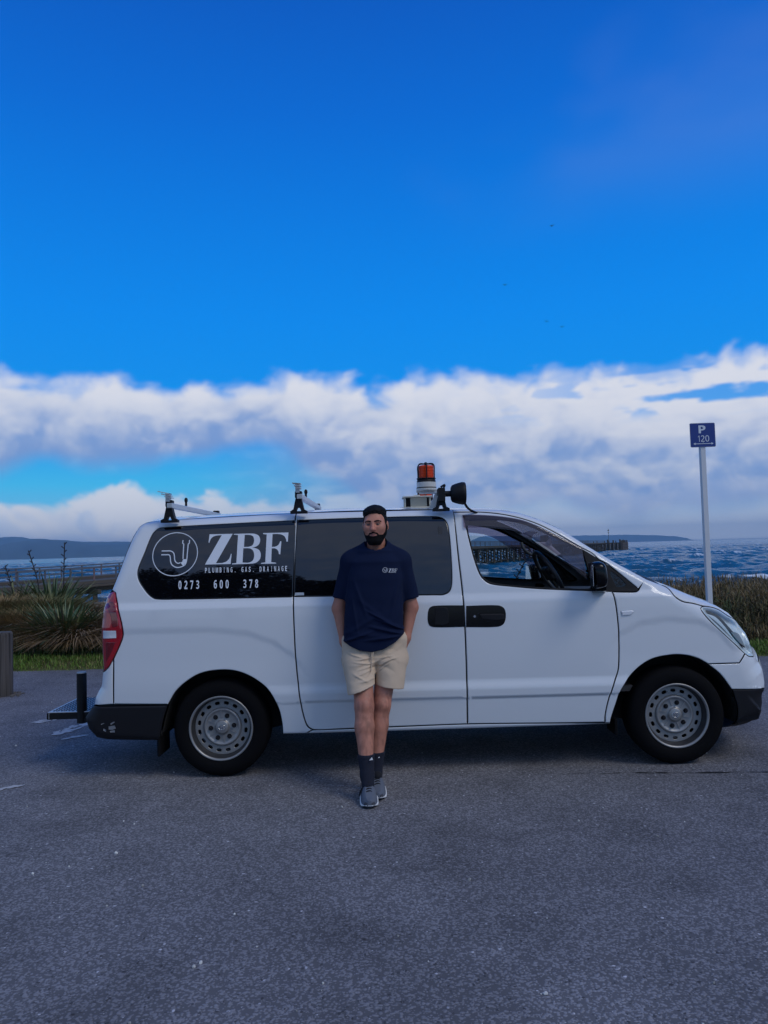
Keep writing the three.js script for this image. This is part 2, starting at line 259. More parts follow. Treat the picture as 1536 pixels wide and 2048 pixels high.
// fine brown tussock on the left of the bank
scatter('tussock_grass', 'fine brown tussock grass bent by the wind', bladeGeo(0.014, 4, 0.75), 46000, (k) => { const ci = Math.floor(hash3(k, 3, 1) * 26), cx = -8.6 + 5.4 * hash3(ci, 1, 1), cd = 1.35 + 2.6 * hash3(ci, 2, 5), a = rr(0, 6.28), r = 0.34 * Math.sqrt(rnd()), x = cx + r * Math.cos(a), z = EDGE(cx) - cd + r * Math.sin(a); return { x, y: groundY(x, z), z, tilt: 0.15 + 1.6 * r, turn: Math.PI / 2 - a + rr(-0.4, 0.4), s: rr(0.5, 1.0) * (0.8 + 0.4 * hash3(ci, 7, 7)), c: shadeOf(hash3(ci, 5, 2) < 0.6 ? [0.30, 0.195, 0.085] : [0.17, 0.16, 0.06], rr(0.55, 1.3)) }; });

scatter('golden_grass', 'golden dry grass standing behind the timber bollard', bladeGeo(0.013, 4, 0.5), 26000, (k) => { const ci = Math.floor(hash3(k, 9, 4) * 22), d = 11.7 + 2.4 * hash3(ci, 4, 9), cx = at(lerp(-60, 118, hash3(ci, 6, 3)), 1200, d).x, a = rr(0, 6.28), r = 0.26 * Math.sqrt(rnd()), x = cx + r * Math.cos(a), z = -d + r * Math.sin(a); return { x, y: groundY(x, z), z, tilt: 0.05 + 1.2 * r, turn: Math.PI / 2 - a + rr(-0.4, 0.4), s: rr(0.55, 0.95) * lerp(0.72, 1.08, (d - 11.7) / 2.4), c: shadeOf(hash3(ci, 5, 2) < 0.7 ? [0.36, 0.235, 0.10] : [0.19, 0.19, 0.07], rr(0.55, 1.3)) }; });
// flax bushes: each a thing with its leaves and flower stalks
const flaxMat = std(0.058, 0.105, 0.040, 0.42, { side: THREE.DoubleSide, vertexColors: false });
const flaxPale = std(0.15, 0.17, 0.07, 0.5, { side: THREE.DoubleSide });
const flaxDead = std(0.17, 0.14, 0.085, 0.8, { side: THREE.DoubleSide });
function flax(x, z, h, n, label, stalks, leanX = 0) {
  const base = V(x, groundY(x, z), z), g = thing('flax_bush', label, 'flax bush', base, 'flax bushes on the bank'), sets = [[], [], []];
  for (let k = 0; k < n; k++) {
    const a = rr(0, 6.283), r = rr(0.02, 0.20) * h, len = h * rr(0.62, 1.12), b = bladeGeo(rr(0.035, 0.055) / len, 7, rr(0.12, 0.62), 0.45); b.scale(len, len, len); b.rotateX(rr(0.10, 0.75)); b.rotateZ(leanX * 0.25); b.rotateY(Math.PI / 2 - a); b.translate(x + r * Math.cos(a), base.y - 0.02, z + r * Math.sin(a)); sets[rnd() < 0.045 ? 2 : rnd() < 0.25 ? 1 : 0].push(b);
  }
  const names = ['leaves', 'pale_leaves', 'dead_leaves'];  // the pale set is a leaf colour picked at random
  sets.forEach((s, i) => { if (s.length) { const m = part(g, ['green_leaf_clump', 'pale_leaf_clump', 'dead_leaf_clump'][i], s, [flaxMat, flaxPale, flaxDead][i]); m.userData.kind = 'stuff'; } });
  for (const [dx, dz, hh, lx] of stalks) {
    const top = V(x + dx + lx, base.y + hh, z + dz), bot = V(x + dx, base.y + 0.1, z + dz), mid = bot.clone().lerp(top, 0.55).add(V(-lx * 0.25, 0, 0)), st = [tube([bot, mid, top], 0.010, 20, 6)];
    for (let k = 0; k < 8; k++) { const t = 0.62 + 0.05 * k, p = bot.clone().lerp(top, t).add(V(-lx * 0.25 * Math.sin(Math.PI * t), 0, 0)), s = k % 2 ? 1 : -1; st.push(rod(p, p.clone().add(V(s * 0.05, 0.05, 0.02)), 0.006, 0.012, 5)); }
    part(g, 'flower_stalk', st, std(0.020, 0.016, 0.014, 0.8));
  }
  return g;
}
const gx = (px, d) => at(px, 1100, d).x;
flax(gx(128, 12.0), -12.0, 0.90, 380, 'large dark green flax bush beside the rear of the van', []);
flax(gx(196, 12.2), -12.2, 0.72, 150, 'smaller flax bush leaning against the large one', [], 0.4);
flax(gx(104, 15.2), -15.2, 1.22, 260, 'tall flax bush with two dark flower stalks rising over the pier railing', [[0.22, 0, 1.64, 0.03], [-0.16, 0.1, 1.50, -0.26]]);
flax(gx(30, 15.4), -15.4, 1.10, 120, 'flax bush with one drooping stalk above brown tussock', [[0.0, 0, 1.22, -0.2]]);
flax(1.9, -13.6, 0.72, 120, 'low flax bush seen through the cab windows of the van', [[0.25, 0, 1.05, 0.3]]);

// ------------------------------------------------------------------ bollard, stake, sign
const weathered = (() => { const N = 512; const f = (i, j) => { const g = fbm(i * 0.06, j * 0.006, 2, 4), k = fbm(i * 0.25, j * 0.012, 7, 3), s = sstep(0.62, 0.72, fbm(i * 0.09, j * 0.004, 5, 3)); return 0.55 + 0.5 * (g - 0.5) + 0.35 * (k - 0.5) - 0.25 * s; }; const m = dataTex(N, N, (i, j) => { const v = f(i, j); return [v * 0.42, v * 0.385, v * 0.35]; }); const b = dataTex(N, N, (i, j) => { const v = f(i, j); return [v, v, v]; }); return new THREE.MeshPhysicalMaterial({ map: m, bumpMap: b, bumpScale: 0.006, roughness: 0.92, color: new THREE.Color().setRGB(0.36, 0.35, 0.36) }); })();
{
  const foot = onGround(10, 1391), b = thing('timber_bollard', 'weathered round timber bollard standing on the asphalt', 'bollard', foot);
  const R = 0.115, c = foot.clone().add(V(-0.030, 0, 0)), m = new THREE.Matrix4().makeTranslation(c.x, 0, c.z), g = lathe([[0, -0.02], [R, -0.02], [R * 0.995, 0.3], [R * 0.97, 0.69], [R * 0.93, 0.715], [R * 0.85, 0.724], [0, 0.726]], 36, m), p = g.attributes.position;
  for (let i = 0; i < p.count; i++) { const a = Math.atan2(p.getZ(i) - c.z, p.getX(i) - c.x), f = 1 + 0.05 * (fbm(Math.cos(a) * 2, p.getY(i) * 0.8, Math.sin(a) * 2, 3) - 0.5); p.setX(i, c.x + (p.getX(i) - c.x) * f); p.setZ(i, c.z + (p.getZ(i) - c.z) * f); }
  g.computeVertexNormals(); part(b, 'post', g, weathered);
  const sk = []; for (let k = 0; k < 46; k++) { const a = rr(0, 6.28), r = R + rr(0, 0.12); sk.push(new THREE.DodecahedronGeometry(rr(0.012, 0.035), 0).scale(1, 0.5, 1).translate(c.x + r * Math.cos(a), 0.004, c.z + r * Math.sin(a))); } const s = part(b, 'loose_chips', sk, std(0.10, 0.09, 0.08, 0.95)); s.userData.kind = 'stuff';
}
{
  const p = at(1505, 1172, 13.6), y0 = groundY(p.x, p.z), t = thing('stake', 'thin pale wooden stake standing in the bank scrub', 'stake', V(p.x, y0, p.z));
  part(t, 'shaft', bar(V(p.x, y0 - 0.05, p.z), V(p.x + 0.01, at(1505, 1166, 13.6).y, p.z), 0.028, 0.028, V(0, 0, 1)), std(0.30, 0.25, 0.17, 0.9)); part(t, 'cap', box(0.04, 0.05, 0.04, V(p.x + 0.01, at(1505, 1163, 13.6).y, p.z), 0.006), std(0.03, 0.03, 0.03, 0.8));
}
{
  const d = 10.25, c = at(1405.5, 870, d), y0 = groundY(c.x, -d), s = thing('parking_sign', 'blue square parking sign on a white square post behind the bonnet', 'sign', V(c.x, y0, -d));
  const k = d / FOCAL, W = 51 * k, Hh = 49 * k, post = std(0.62, 0.64, 0.66, 0.5), blue = std(0.010, 0.028, 0.20, 0.35, { clearcoat: 0.3 }), white = std(0.66, 0.70, 0.76, 0.45);
  part(s, 'post', box(0.068, c.y - y0 + 0.10, 0.068, V(c.x, (c.y + y0) / 2 - 0.05, -d - 0.042), 0.006), post);
  const lean = 0.005, Q = (x, y, z) => V(c.x + x * Math.cos(lean) - y * Math.sin(lean), c.y + x * Math.sin(lean) + y * Math.cos(lean), -d + z);
  const rrect = (w, h, r) => { const q = new THREE.Shape(); q.moveTo(-w / 2 + r, -h / 2); q.lineTo(w / 2 - r, -h / 2); q.absarc(w / 2 - r, -h / 2 + r, r, -Math.PI / 2, 0); q.lineTo(w / 2, h / 2 - r); q.absarc(w / 2 - r, h / 2 - r, r, 0, Math.PI / 2); q.lineTo(-w / 2 + r, h / 2); q.absarc(-w / 2 + r, h / 2 - r, r, Math.PI / 2, Math.PI); q.lineTo(-w / 2, -h / 2 + r); q.absarc(-w / 2 + r, -h / 2 + r, r, Math.PI, Math.PI * 1.5); return q; };
  const put = (g, z) => { g.rotateZ(lean); g.translate(c.x, c.y, -d + z); return g; };
  part(s, 'plate', put(new THREE.ExtrudeGeometry(rrect(W, Hh, 0.018), { depth: 0.004, bevelEnabled: false }), -0.006), std(0.50, 0.52, 0.56, 0.5)); part(s, 'plate_face', put(new THREE.ShapeGeometry(rrect(W - 0.010, Hh - 0.010, 0.014), 8), 0.0), blue);
  const f = await new FontLoader().loadAsync('fonts/droid/droid_sans_bold.typeface.json'), fr = await new FontLoader().loadAsync('fonts/droid/droid_sans_regular.typeface.json');
  const glyph = (font, ch, cx, cy, w, h) => { const S = font.generateShapes(ch, 100), g = new THREE.ShapeGeometry(S, 8); g.computeBoundingBox(); const b = g.boundingBox; g.translate(-(b.min.x + b.max.x) / 2, -(b.min.y + b.max.y) / 2, 0); g.scale(w / (b.max.x - b.min.x), h / (b.max.y - b.min.y), 1); g.translate(cx, cy, 0); return put(g, 0.002); };
  part(s, 'letter', glyph(f, 'P', -1.0 * k, 11.5 * k, 14 * k, 16 * k), white);
  for (const [ch, x, w] of [['1', -8.5, 3.2], ['2', -0.5, 7.4], ['0', 8.6, 7.6]]) part(s, 'digit', glyph(fr, ch, x * k, -7.2 * k, w * k, 12.5 * k), white);
  const arrow = new THREE.Shape([[-20, -17.5], [-15.5, -15.2], [-15.5, -16.9], [16.5, -16.9], [16.5, -15.2], [21, -17.5], [16.5, -19.8], [16.5, -18.1], [-15.5, -18.1], [-15.5, -19.8]].map(([a, b]) => new THREE.Vector2(a * k, b * k))); part(s, 'arrow', put(new THREE.ShapeGeometry(arrow), 0.002), white);
  for (const y of [0.11, -0.11]) part(s, 'bolt', new THREE.CylinderGeometry(0.006, 0.006, 0.004, 12).rotateX(Math.PI / 2).translate(c.x, c.y + y * 0.9, -d + 0.003), std(0.4, 0.42, 0.45, 0.4, { metalness: 0.7 }));
}
// ------------------------------------------------------------------ gulls high over the water
for (const [px, py, w, tilt, lab] of [[1104, 452, 11, 0.18, 'dark gull with raised wing highest in the blue sky'], [1010, 570, 10, 0.12, 'faint gull gliding alone over the roof rack'], [1093, 643, 9, -0.2, 'small gull dipping one wing above the cloud bank'], [1124, 654, 9, 0.0, 'small gull gliding level close above the cloud bank']]) {
  const d = 150, c = at(px, py, d), s = w * d / FOCAL, g = thing('gull', lab, 'gull', c, 'gulls over the sea'), q = (x, y, z) => V(c.x + x * Math.cos(tilt) - y * Math.sin(tilt), c.y + x * Math.sin(tilt) + y * Math.cos(tilt), c.z + z);
  const body = new THREE.SphereGeometry(1, 14, 10).scale(0.09 * s, 0.065 * s, 0.26 * s).translate(c.x, c.y, c.z); part(g, 'body', body, std(0.10, 0.10, 0.11, 0.8));
  for (const e of [-1, 1]) { const P2 = [q(0, 0.03 * s, -0.12 * s), q(0, 0.03 * s, 0.13 * s), q(e * 0.24 * s, 0.12 * s, -0.10 * s), q(e * 0.24 * s, 0.12 * s, 0.12 * s), q(e * 0.5 * s, 0.06 * s, 0.12 * s)], pos = []; for (const [a, b, cc] of [[0, 1, 2], [1, 3, 2], [2, 3, 4]]) for (const dy of [0.012, -0.012]) { const tri = [P2[a], P2[b], P2[cc]]; if (dy < 0) tri.reverse(); for (const t of tri) pos.push(t.x, t.y + dy * s, t.z); } const wg = new THREE.BufferGeometry(); wg.setAttribute('position', new THREE.Float32BufferAttribute(pos, 3)); wg.computeVertexNormals(); part(g, 'wing', wg, std(0.09, 0.09, 0.10, 0.8)); }
}

// ------------------------------------------------------------------ timber pier running out from the beach
{
  const ax = (d) => -20 + 0.408 * (d - 58), deckY = (d) => lerp(-0.30, 1.25, sstep(44, 130, d)) , dir = V(0.408, 0, -1).normalize(), perp = V(1, 0, 0.408).normalize(), HW = 3.6;
  const P0 = V(ax(44), 0, -44), pier = thing('pier', 'long dark timber pier with open railings running out into the sea', 'pier', V(P0.x, SEA, P0.z));
  const timber = std(0.085, 0.070, 0.055, 0.9), tDark = timber, railM = std(0.10, 0.115, 0.14, 0.7), railPink = std(0.19, 0.12, 0.12, 0.7), pale = std(0.32, 0.30, 0.26, 0.85);
  const at2 = (d, o, y) => V(ax(d), y, -d).addScaledVector(perp, o);
  const D0 = 44, D1 = 330;
  for (let d = D0; d < D1; d += 13) { const e = Math.min(D1, d + 13.0); part(pier, 'deck', bar(at2(d, 0, deckY(d) - 0.09), at2(e, 0, deckY(e) - 0.09), HW * 2, 0.16), timber); for (const o of [-HW + 0.15, HW - 0.15]) part(pier, 'kerb_beam', bar(at2(d, o, deckY(d) + 0.11), at2(e, o, deckY(e) + 0.11), 0.22, 0.2), timber); for (const o of [-HW + 0.6, 0, HW - 0.6]) part(pier, 'stringer', bar(at2(d, o, deckY(d) - 0.34), at2(e, o, deckY(e) - 0.34), 0.24, 0.32), tDark); }
  // bents: piles, cap beam and cross braces
  for (let d = 47, n = 0; d < D1; d += 5.2, n++) {
    const y = deckY(d) - 0.5; part(pier, 'cap_beam', bar(at2(d, -HW - 0.2, y), at2(d, HW + 0.2, y), 0.3, 0.3), tDark);
    for (const o of [-HW + 0.2, 0, HW - 0.2]) part(pier, 'pile', rod(at2(d, o * 1.06, SEA - 2.4), at2(d, o, y), 0.19, 0.17, 8), tDark);
    if (d > 60) { part(pier, 'brace', bar(at2(d, HW - 0.1, y), at2(d + 5.0, HW - 0.1, SEA + 0.3), 0.12, 0.2), tDark); part(pier, 'brace', bar(at2(d, -HW + 0.1, y), at2(d, HW - 0.1, SEA + 0.3), 0.12, 0.2), tDark); }
  }
  // railings on both edges: posts and four rails
  for (const o of [-HW + 0.15, HW - 0.15]) {
    let n = 0;
    for (let d = D0 + 0.5; d < D1; d += d < 80 ? 1.9 : 3.4, n++) part(pier, 'rail_post', bar(at2(d, o, deckY(d)), at2(d, o, deckY(d) + 1.1), 0.09, 0.09, V(0, 0, 1)), n % 4 === 0 ? railPink : railM);
    for (let d = D0 + 0.5; d < D1; d += 13) { const e = Math.min(D1, d + 13); for (const h of [1.1, 0.82, 0.54, 0.26]) part(pier, 'rail', bar(at2(d, o, deckY(d) + h), at2(e, o, deckY(e) + h), h > 1 ? 0.12 : 0.05, h > 1 ? 0.09 : 0.06), railM); }
  }
  // pier head with fender piles, bollards and a mast
  const hx = 16, hd = 330, yT = 1.32, head = (u, o) => at2(hd + u, o, yT);
  part(pier, 'head_deck', bar(at2(hd, 0, yT - 0.2), at2(hd + 26, 0, yT - 0.2), 20, 0.5), timber);
  for (let k = 0; k < 26; k++) part(pier, 'wall_plank', bar(at2(hd - 0.1, -10 + k * 0.77 + 0.38, SEA - 0.3), at2(hd - 0.1, -10 + k * 0.77 + 0.38, yT - 0.1), 0.70, 0.12, V(0, 0, 1)), k % 3 ? tDark : timber);
  for (let k = 0; k < 13; k++) for (const [u, o] of [[-0.4, -10 + k * 1.66], [26.2, -10 + k * 1.66]]) part(pier, 'fender_pile', rod(at2(hd + u, o, SEA - 2.5), at2(hd + u, o, yT + (k % 3 ? 0.1 : 0.9)), 0.24, 0.22, 8), k % 4 ? tDark : timber);
  for (let k = 0; k < 12; k++) part(pier, 'fender_pile', rod(at2(hd + 1 + k * 2.2, 10.2, SEA - 2.5), at2(hd + 1 + k * 2.2, 10.2, yT + (k % 3 ? 0.1 : 1.0)), 0.26, 0.24, 8), k === 11 ? pale : k % 3 ? timber : tDark);
  for (let k = 0; k < 4; k++) part(pier, 'fender_beam', bar(at2(hd, 10.3, yT - 0.5 - k * 0.75), at2(hd + 26, 10.3, yT - 0.5 - k * 0.75), 0.3, 0.36), tDark);
  for (const [u, o, h] of [[3, 4, 1.3], [6, 6, 1.1], [9, 8.5, 1.4], [18, 9, 1.2], [22, 9.2, 1.0]]) part(pier, 'mooring_post', rod(head(u, o), head(u, o).add(V(0, h, 0)), 0.3, 0.34, 10), tDark);
  const mp = at(1217.5, 1083, hd + 12); mp.y = yT; const mt = at(1217.5, 1057, hd + 12).y;
  part(pier, 'mast', rod(mp, V(mp.x, mt, mp.z), 0.10, 0.06, 8), railM); part(pier, 'mast_lamp', box(0.5, 0.5, 0.5, V(mp.x, mt - 0.8, mp.z), 0.05), tDark); part(pier, 'mast_lamp', box(0.5, 0.35, 0.5, V(mp.x, mt - 1.9, mp.z), 0.05), tDark);
}
// ------------------------------------------------------------------ worn paint and small stones on the asphalt
{
  const white = std(0.42, 0.43, 0.45, 0.8);
  const flakes = (name, label, from, to, n, w, size) => { const list = []; const a = onGround(...from), b = onGround(...to), L = a.distanceTo(b); for (let k = 0; k < n; k++) { const t = rnd(), c = a.clone().lerp(b, t), s = rr(0.4, 1) * size, o = rr(-w, w); const v = []; const m = 7, st = rr(1.2, 3.2); for (let i = 0; i < m; i++) { const q = i / m * 6.283, r = s * rr(0.45, 1); v.push(new THREE.Vector2(r * Math.cos(q) * st, r * Math.sin(q))); } const g = new THREE.ShapeGeometry(new THREE.Shape(v)); g.rotateX(-Math.PI / 2); g.rotateY(Math.atan2(-(b.z - a.z), b.x - a.x)); const nx = -(b.z - a.z) / L, nz = (b.x - a.x) / L; g.translate(c.x + nx * o, 0.0045 + k * 0.00001, c.z + nz * o); list.push(g); } const merged = mergeGeometries(list); single(name, merged, white, { kind: 'structure', label }); };
  flakes('road_marking', 'flaking remains of white paint behind the van', [108, 1470], [182, 1444], 46, 0.07, 0.035);
  flakes('road_marking', 'flaking white paint under the tow step', [70, 1446], [120, 1437], 22, 0.06, 0.03);
  flakes('road_marking', 'worn end of a white painted bay line', [-60, 1592], [36, 1572], 60, 0.022, 0.022);
  flakes('road_marking', 'worn end of a white bay line beyond the tow step', [130, 1478], [175, 1470], 16, 0.02, 0.025);
  // tar seam running past the front wheel
  { const a = [], pos = [], idx = []; for (let px = 1060; px <= 1620; px += 10) { const p = onGround(px, 1549 - (px - 820) * 0.006 + 2.5 * (fbm(px * 0.012, 5, 1, 3) - 0.5) + 1.5 * (fbm(px * 0.05, 1, 1, 3) - 0.5)); const w = 0.011 * sstep(1060, 1350, px) * sstep(0.25, 0.7, fbm(px * 0.05, 3, 2, 3)) + 0.0006; pos.push(p.x, 0.0042, p.z - w, p.x, 0.0042, p.z + w); } for (let k = 0; k < pos.length / 6 - 1; k++) idx.push(2 * k, 2 * k + 1, 2 * k + 2, 2 * k + 1, 2 * k + 3, 2 * k + 2); const g = new THREE.BufferGeometry(); g.setAttribute('position', new THREE.Float32BufferAttribute(pos, 3)); g.setIndex(idx); g.computeVertexNormals(); single('tar_seam', g, std(0.012, 0.012, 0.014, 0.7), { kind: 'structure', label: 'thin dark tar seam in the asphalt beside the front wheel' }); }
  const m = new THREE.InstancedMesh(new THREE.DodecahedronGeometry(1, 0), std(1, 1, 1, 0.85), 420), o = new THREE.Object3D(), c = new THREE.Color();
  for (let k = 0; k < 420; k++) { const z = -1.8 - 8 * rnd() ** 1.3, x = rr(-0.6, 0.6) * -z * 1.1, s = 0.0022 + 0.006 * rnd() ** 4; o.position.set(x, s * 0.5, z); o.rotation.set(rr(0, 3), rr(0, 3), 0); o.scale.set(s * rr(0.8, 1.6), s, s); o.updateMatrix(); m.setMatrixAt(k, o.matrix); const v = rr(0.25, 0.75); m.setColorAt(k, c.setRGB(v, v, v * 0.96)); }
  m.name = 'loose_grit'; m.userData = { kind: 'stuff', label: 'scattered pale grit on the asphalt' }; m.castShadow = m.receiveShadow = true; scene.add(m);
}
// ------------------------------------------------------------------ trees across the road, which the van windows mirror
{
  const bark = std(0.07, 0.055, 0.045, 0.9), leaf = std(0.020, 0.032, 0.014, 0.6, { side: THREE.DoubleSide });
  for (const [x, z, h, r, label] of [[-9.5, 15.5, 12.5, 4.0, 'tall dark evergreen tree across the road, farthest along'], [-5.2, 14.6, 12.0, 3.4, 'tall dark evergreen tree across the road between two others'], [-2.2, 15.4, 9.8, 2.3, 'smaller dark evergreen tree across the road by the open lot']]) {
    const t = thing('evergreen_tree', label, 'tree', V(x, 0, z), 'trees across the road'); part(t, 'trunk', [tube([V(x, -0.1, z), V(x + 0.1, h * 0.3, z), V(x - 0.1, h * 0.75, z)], 0.24, 12, 9), ...[0, 1, 2, 3, 4, 5].map((k) => tube([V(x, h * (0.22 + 0.07 * k), z), V(x + Math.cos(k * 2.1) * r * 0.4, h * (0.38 + 0.07 * k), z + Math.sin(k * 2.1) * r * 0.4), V(x + Math.cos(k * 2.1) * r * 0.75, h * (0.48 + 0.07 * k), z + Math.sin(k * 2.1) * r * 0.75)], 0.09, 8, 6))], bark);
    const pos = [], nor = []; const cl = Array.from({ length: 34 }, () => { const a = rr(0, 6.283), e = rr(-0.75, 1), q = Math.sqrt(1 - e * e) * rr(0.45, 0.85); return [x + r * q * Math.cos(a), h * 0.60 + h * 0.36 * e * 0.85, z + r * q * Math.sin(a), r * rr(0.28, 0.42)]; });
    for (let k = 0; k < 9000; k++) { const c = cl[k % cl.length], d = V(rr(-1, 1), rr(-1, 1), rr(-1, 1)).normalize().multiplyScalar(c[3] * rnd() ** 0.35), p = V(c[0] + d.x, c[1] + d.y, c[2] + d.z), u = V(rr(-1, 1), rr(-1, 1), rr(-1, 1)).normalize().multiplyScalar(0.16), w = V(rr(-1, 1), rr(-1, 1), rr(-1, 1)).normalize().multiplyScalar(0.12); for (const q of [p.clone().add(u), p.clone().add(w), p.clone().sub(u), p.clone().add(u), p.clone().sub(u), p.clone().sub(w)]) pos.push(q.x, q.y, q.z); }
    const g = new THREE.BufferGeometry(); g.setAttribute('position', new THREE.Float32BufferAttribute(pos, 3)); g.computeVertexNormals(); part(t, 'crown', g, leaf);
  }
}

// ------------------------------------------------------------------ the van
const ZS = 5.38, HALF = 0.94, ZC = -(ZS + HALF);                    // depth of its near flank, half width, its centre line
const vanPos = V(0.42, 0, ZC);
const M = {
  paint: std(0.70, 0.735, 0.765, 0.34, { clearcoat: 0.7, clearcoatRoughness: 0.06, specularIntensity: 0.5 }),
  black: std(0.006, 0.006, 0.008, 0.55, { specularIntensity: 0.6 }),
  trim: std(0.010, 0.010, 0.013, 0.6, { specularIntensity: 0.5 }),
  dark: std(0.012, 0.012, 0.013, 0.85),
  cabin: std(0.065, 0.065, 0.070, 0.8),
  privacy: std(0.003, 0.0032, 0.005, 0.03, { clearcoat: 0.8, clearcoatRoughness: 0.02 }),
  piano: std(0.002, 0.002, 0.003, 0.16, { specularIntensity: 0.5 }),
  glass: std(0.90, 0.95, 0.93, 0.0, { transmission: 1, thickness: 0, ior: 1.5 }),
  tinted: std(0.72, 0.80, 0.78, 0.0, { transmission: 1, thickness: 0, ior: 1.5 }),
  smoke: std(0.42, 0.36, 0.44, 0.05, { transmission: 0.9, thickness: 0, ior: 1.5 }),
  rubber: std(0.005, 0.005, 0.006, 0.85, { specularIntensity: 0.2 }),
  steel: std(0.30, 0.30, 0.30, 0.42, { metalness: 0.55 }),
  steelDark: std(0.045, 0.045, 0.048, 0.5, { metalness: 0.4 }),
  chrome: std(0.75, 0.76, 0.78, 0.16, { metalness: 1 }),
  alu: std(0.62, 0.63, 0.64, 0.38, { metalness: 0.7 }),
  vinyl: std(0.74, 0.78, 0.84, 0.6),
  tailRed: std(0.36, 0.004, 0.012, 0.08, { clearcoat: 1, clearcoatRoughness: 0.03 }),
  tailDark: std(0.14, 0.002, 0.006, 0.10, { clearcoat: 1 }),
  lens: std(0.74, 0.76, 0.80, 0.25, { clearcoat: 1, clearcoatRoughness: 0.02, metalness: 0.1 }),
  amber: std(0.74, 0.058, 0.005, 0.3, { clearcoat: 0.15, transmission: 0.1, thickness: 0, specularIntensity: 0.4 }),
  cream: std(0.62, 0.60, 0.50, 0.5),
};
// outline of the flank: photograph pixels and the radius with which the edge turns in
const OUT = [[181, 1455, .08], [174, 1432, .08], [190, 1409, .10], [193, 1393, .10], [204, 1369, .10], [207, 1340, .10], [206, 1294, .10], [205, 1261, .10], [208, 1235, .10], [211, 1212, .10], [217, 1192, .10], [224, 1180, .09], [238, 1145, .09], [252, 1108, .09], [267, 1073, .08], [279, 1054, .07], [291, 1046, .07], [314, 1042, .08], [361, 1039, .09], [470, 1032, .09], [594, 1026, .09], [680, 1022, .09], [800, 1019, .09], [905, 1019, .09], [995, 1020, .08], [1037, 1026, .07], [1080, 1040, .06], [1123, 1060, .05], [1166, 1087, .05], [1224, 1122, .05], [1287, 1156, .05], [1320, 1169, .08], [1344, 1176, .11], [1394, 1197, .13], [1429, 1210, .15], [1452, 1224, .17], [1466, 1239, .19], [1484, 1262, .21], [1498, 1290, .23], [1506, 1312, .24], [1516, 1327, .25], [1524, 1355, .25], [1525, 1376, .24], [1519, 1387, .23], [1519, 1405, .22], [1517, 1423, .20], [1508, 1438, .15], [1463, 1449, .05], [1220, 1447, .02], [900, 1458, .02], [566, 1468, .02], [322, 1480, .04], [220, 1478, .06], [197, 1473, .07]];
const arcY = (pts, x) => { for (let k = 1; k < pts.length; k++) if (x <= pts[k][0]) { const t = clamp((x - pts[k - 1][0]) / (pts[k][0] - pts[k - 1][0])); return lerp(pts[k - 1][1], pts[k][1], t * t * (3 - 2 * t) * 0.5 + t * 0.5); } return pts.at(-1)[1]; };
const pxArc = (l) => l.map(([a, b]) => { const p = at(a, b, ZS); return [p.x, p.y]; });
const HAUNCH = pxArc([[180, 1266], [420, 1260], [490, 1266], [540, 1282], [580, 1306], [610, 1340], [630, 1380]]);
const BROW = pxArc([[1190, 1345], [1212, 1300], [1240, 1268], [1285, 1246], [1340, 1239], [1400, 1244], [1440, 1262], [1480, 1300]]);
function flankBase(x, y) {
  // barrel shape, tumblehome over the belt, gentle taper to the nose
  let w = y < 0.85 ? 0.030 * ((0.85 - y) / 0.5) ** 2 : 0.010 * ((y - 0.85) / 0.35) ** 2;
  const t = Math.max(0, (y - 1.20) / 0.64); w += 0.050 * t + 0.060 * t * t;
  w += 0.020 * sstep(1.165, 1.235, y);                              // the shoulder under the windows
  if (x > 1.2) w += 0.10 * ((x - 1.2) / 1.5) ** 2.2;
  if (x < -1.2) w += 0.025 * ((-1.2 - x) / 0.8) ** 2;
  // swage over the sills, between the wheels
  const mid = sstep(-0.98, -0.70, x) * sstep(1.86, 1.62, x);
  w -= mid * 0.020 * sstep(0.64, 0.565, y) * 1.0; w += mid * 0.009 * sstep(0.516, 0.506, y);
  // haunches over the wheels
  if (x < -0.3) { const s = y - arcY(HAUNCH, x); w += 0.007 * sstep(0.03, -0.03, s) * sstep(-0.42, -0.62, x) * sstep(0.60, 0.85, y); }
  if (x > 1.4) { const s = y - arcY(BROW, x); w += 0.007 * sstep(0.03, -0.03, s) * sstep(1.48, 1.66, x) * sstep(0.60, 0.80, y); }
  return w;
}
// outline in metres on the flank
const outline = OUT.map(([px, py, r]) => { let p = at(px, py, ZS); for (let k = 0; k < 8; k++) p = at(px, py, ZS + flankBase(p.x, p.y) + r); return { x: p.x, y: p.y, r, px, py }; });
function nearestEdge(x, y) {
  let best = 1e9, r = 0.05;
  for (let k = 0; k < outline.length; k++) {
    const a = outline[k], b = outline[(k + 1) % outline.length], ux = b.x - a.x, uy = b.y - a.y, L = ux * ux + uy * uy;
    const t = clamp(((x - a.x) * ux + (y - a.y) * uy) / L), d = Math.hypot(x - a.x - t * ux, y - a.y - t * uy);
    if (d < best) { best = d; r = lerp(a.r, b.r, t); }
  }
  return [best, r];
}
function inPoly(P, x, y) { let c = false; for (let i = 0, j = P.length - 1; i < P.length; j = i++) { const a = P[i], b = P[j]; if ((a.y > y) !== (b.y > y) && x < (b.x - a.x) * (y - a.y) / (b.y - a.y) + a.x) c = !c; } return c; }
function flank(x, y) {                                              // how far the skin lies inside the widest plane
  const [d, r] = nearestEdge(x, y); let w = flankBase(x, y);
  if (!inPoly(outline, x, y)) return w + r;
  if (d < r) { const q = 1 - d / r; w += r * (1 - Math.sqrt(Math.max(0, 1 - q * q))); }
  return w;
}
const Bcache = new Map();
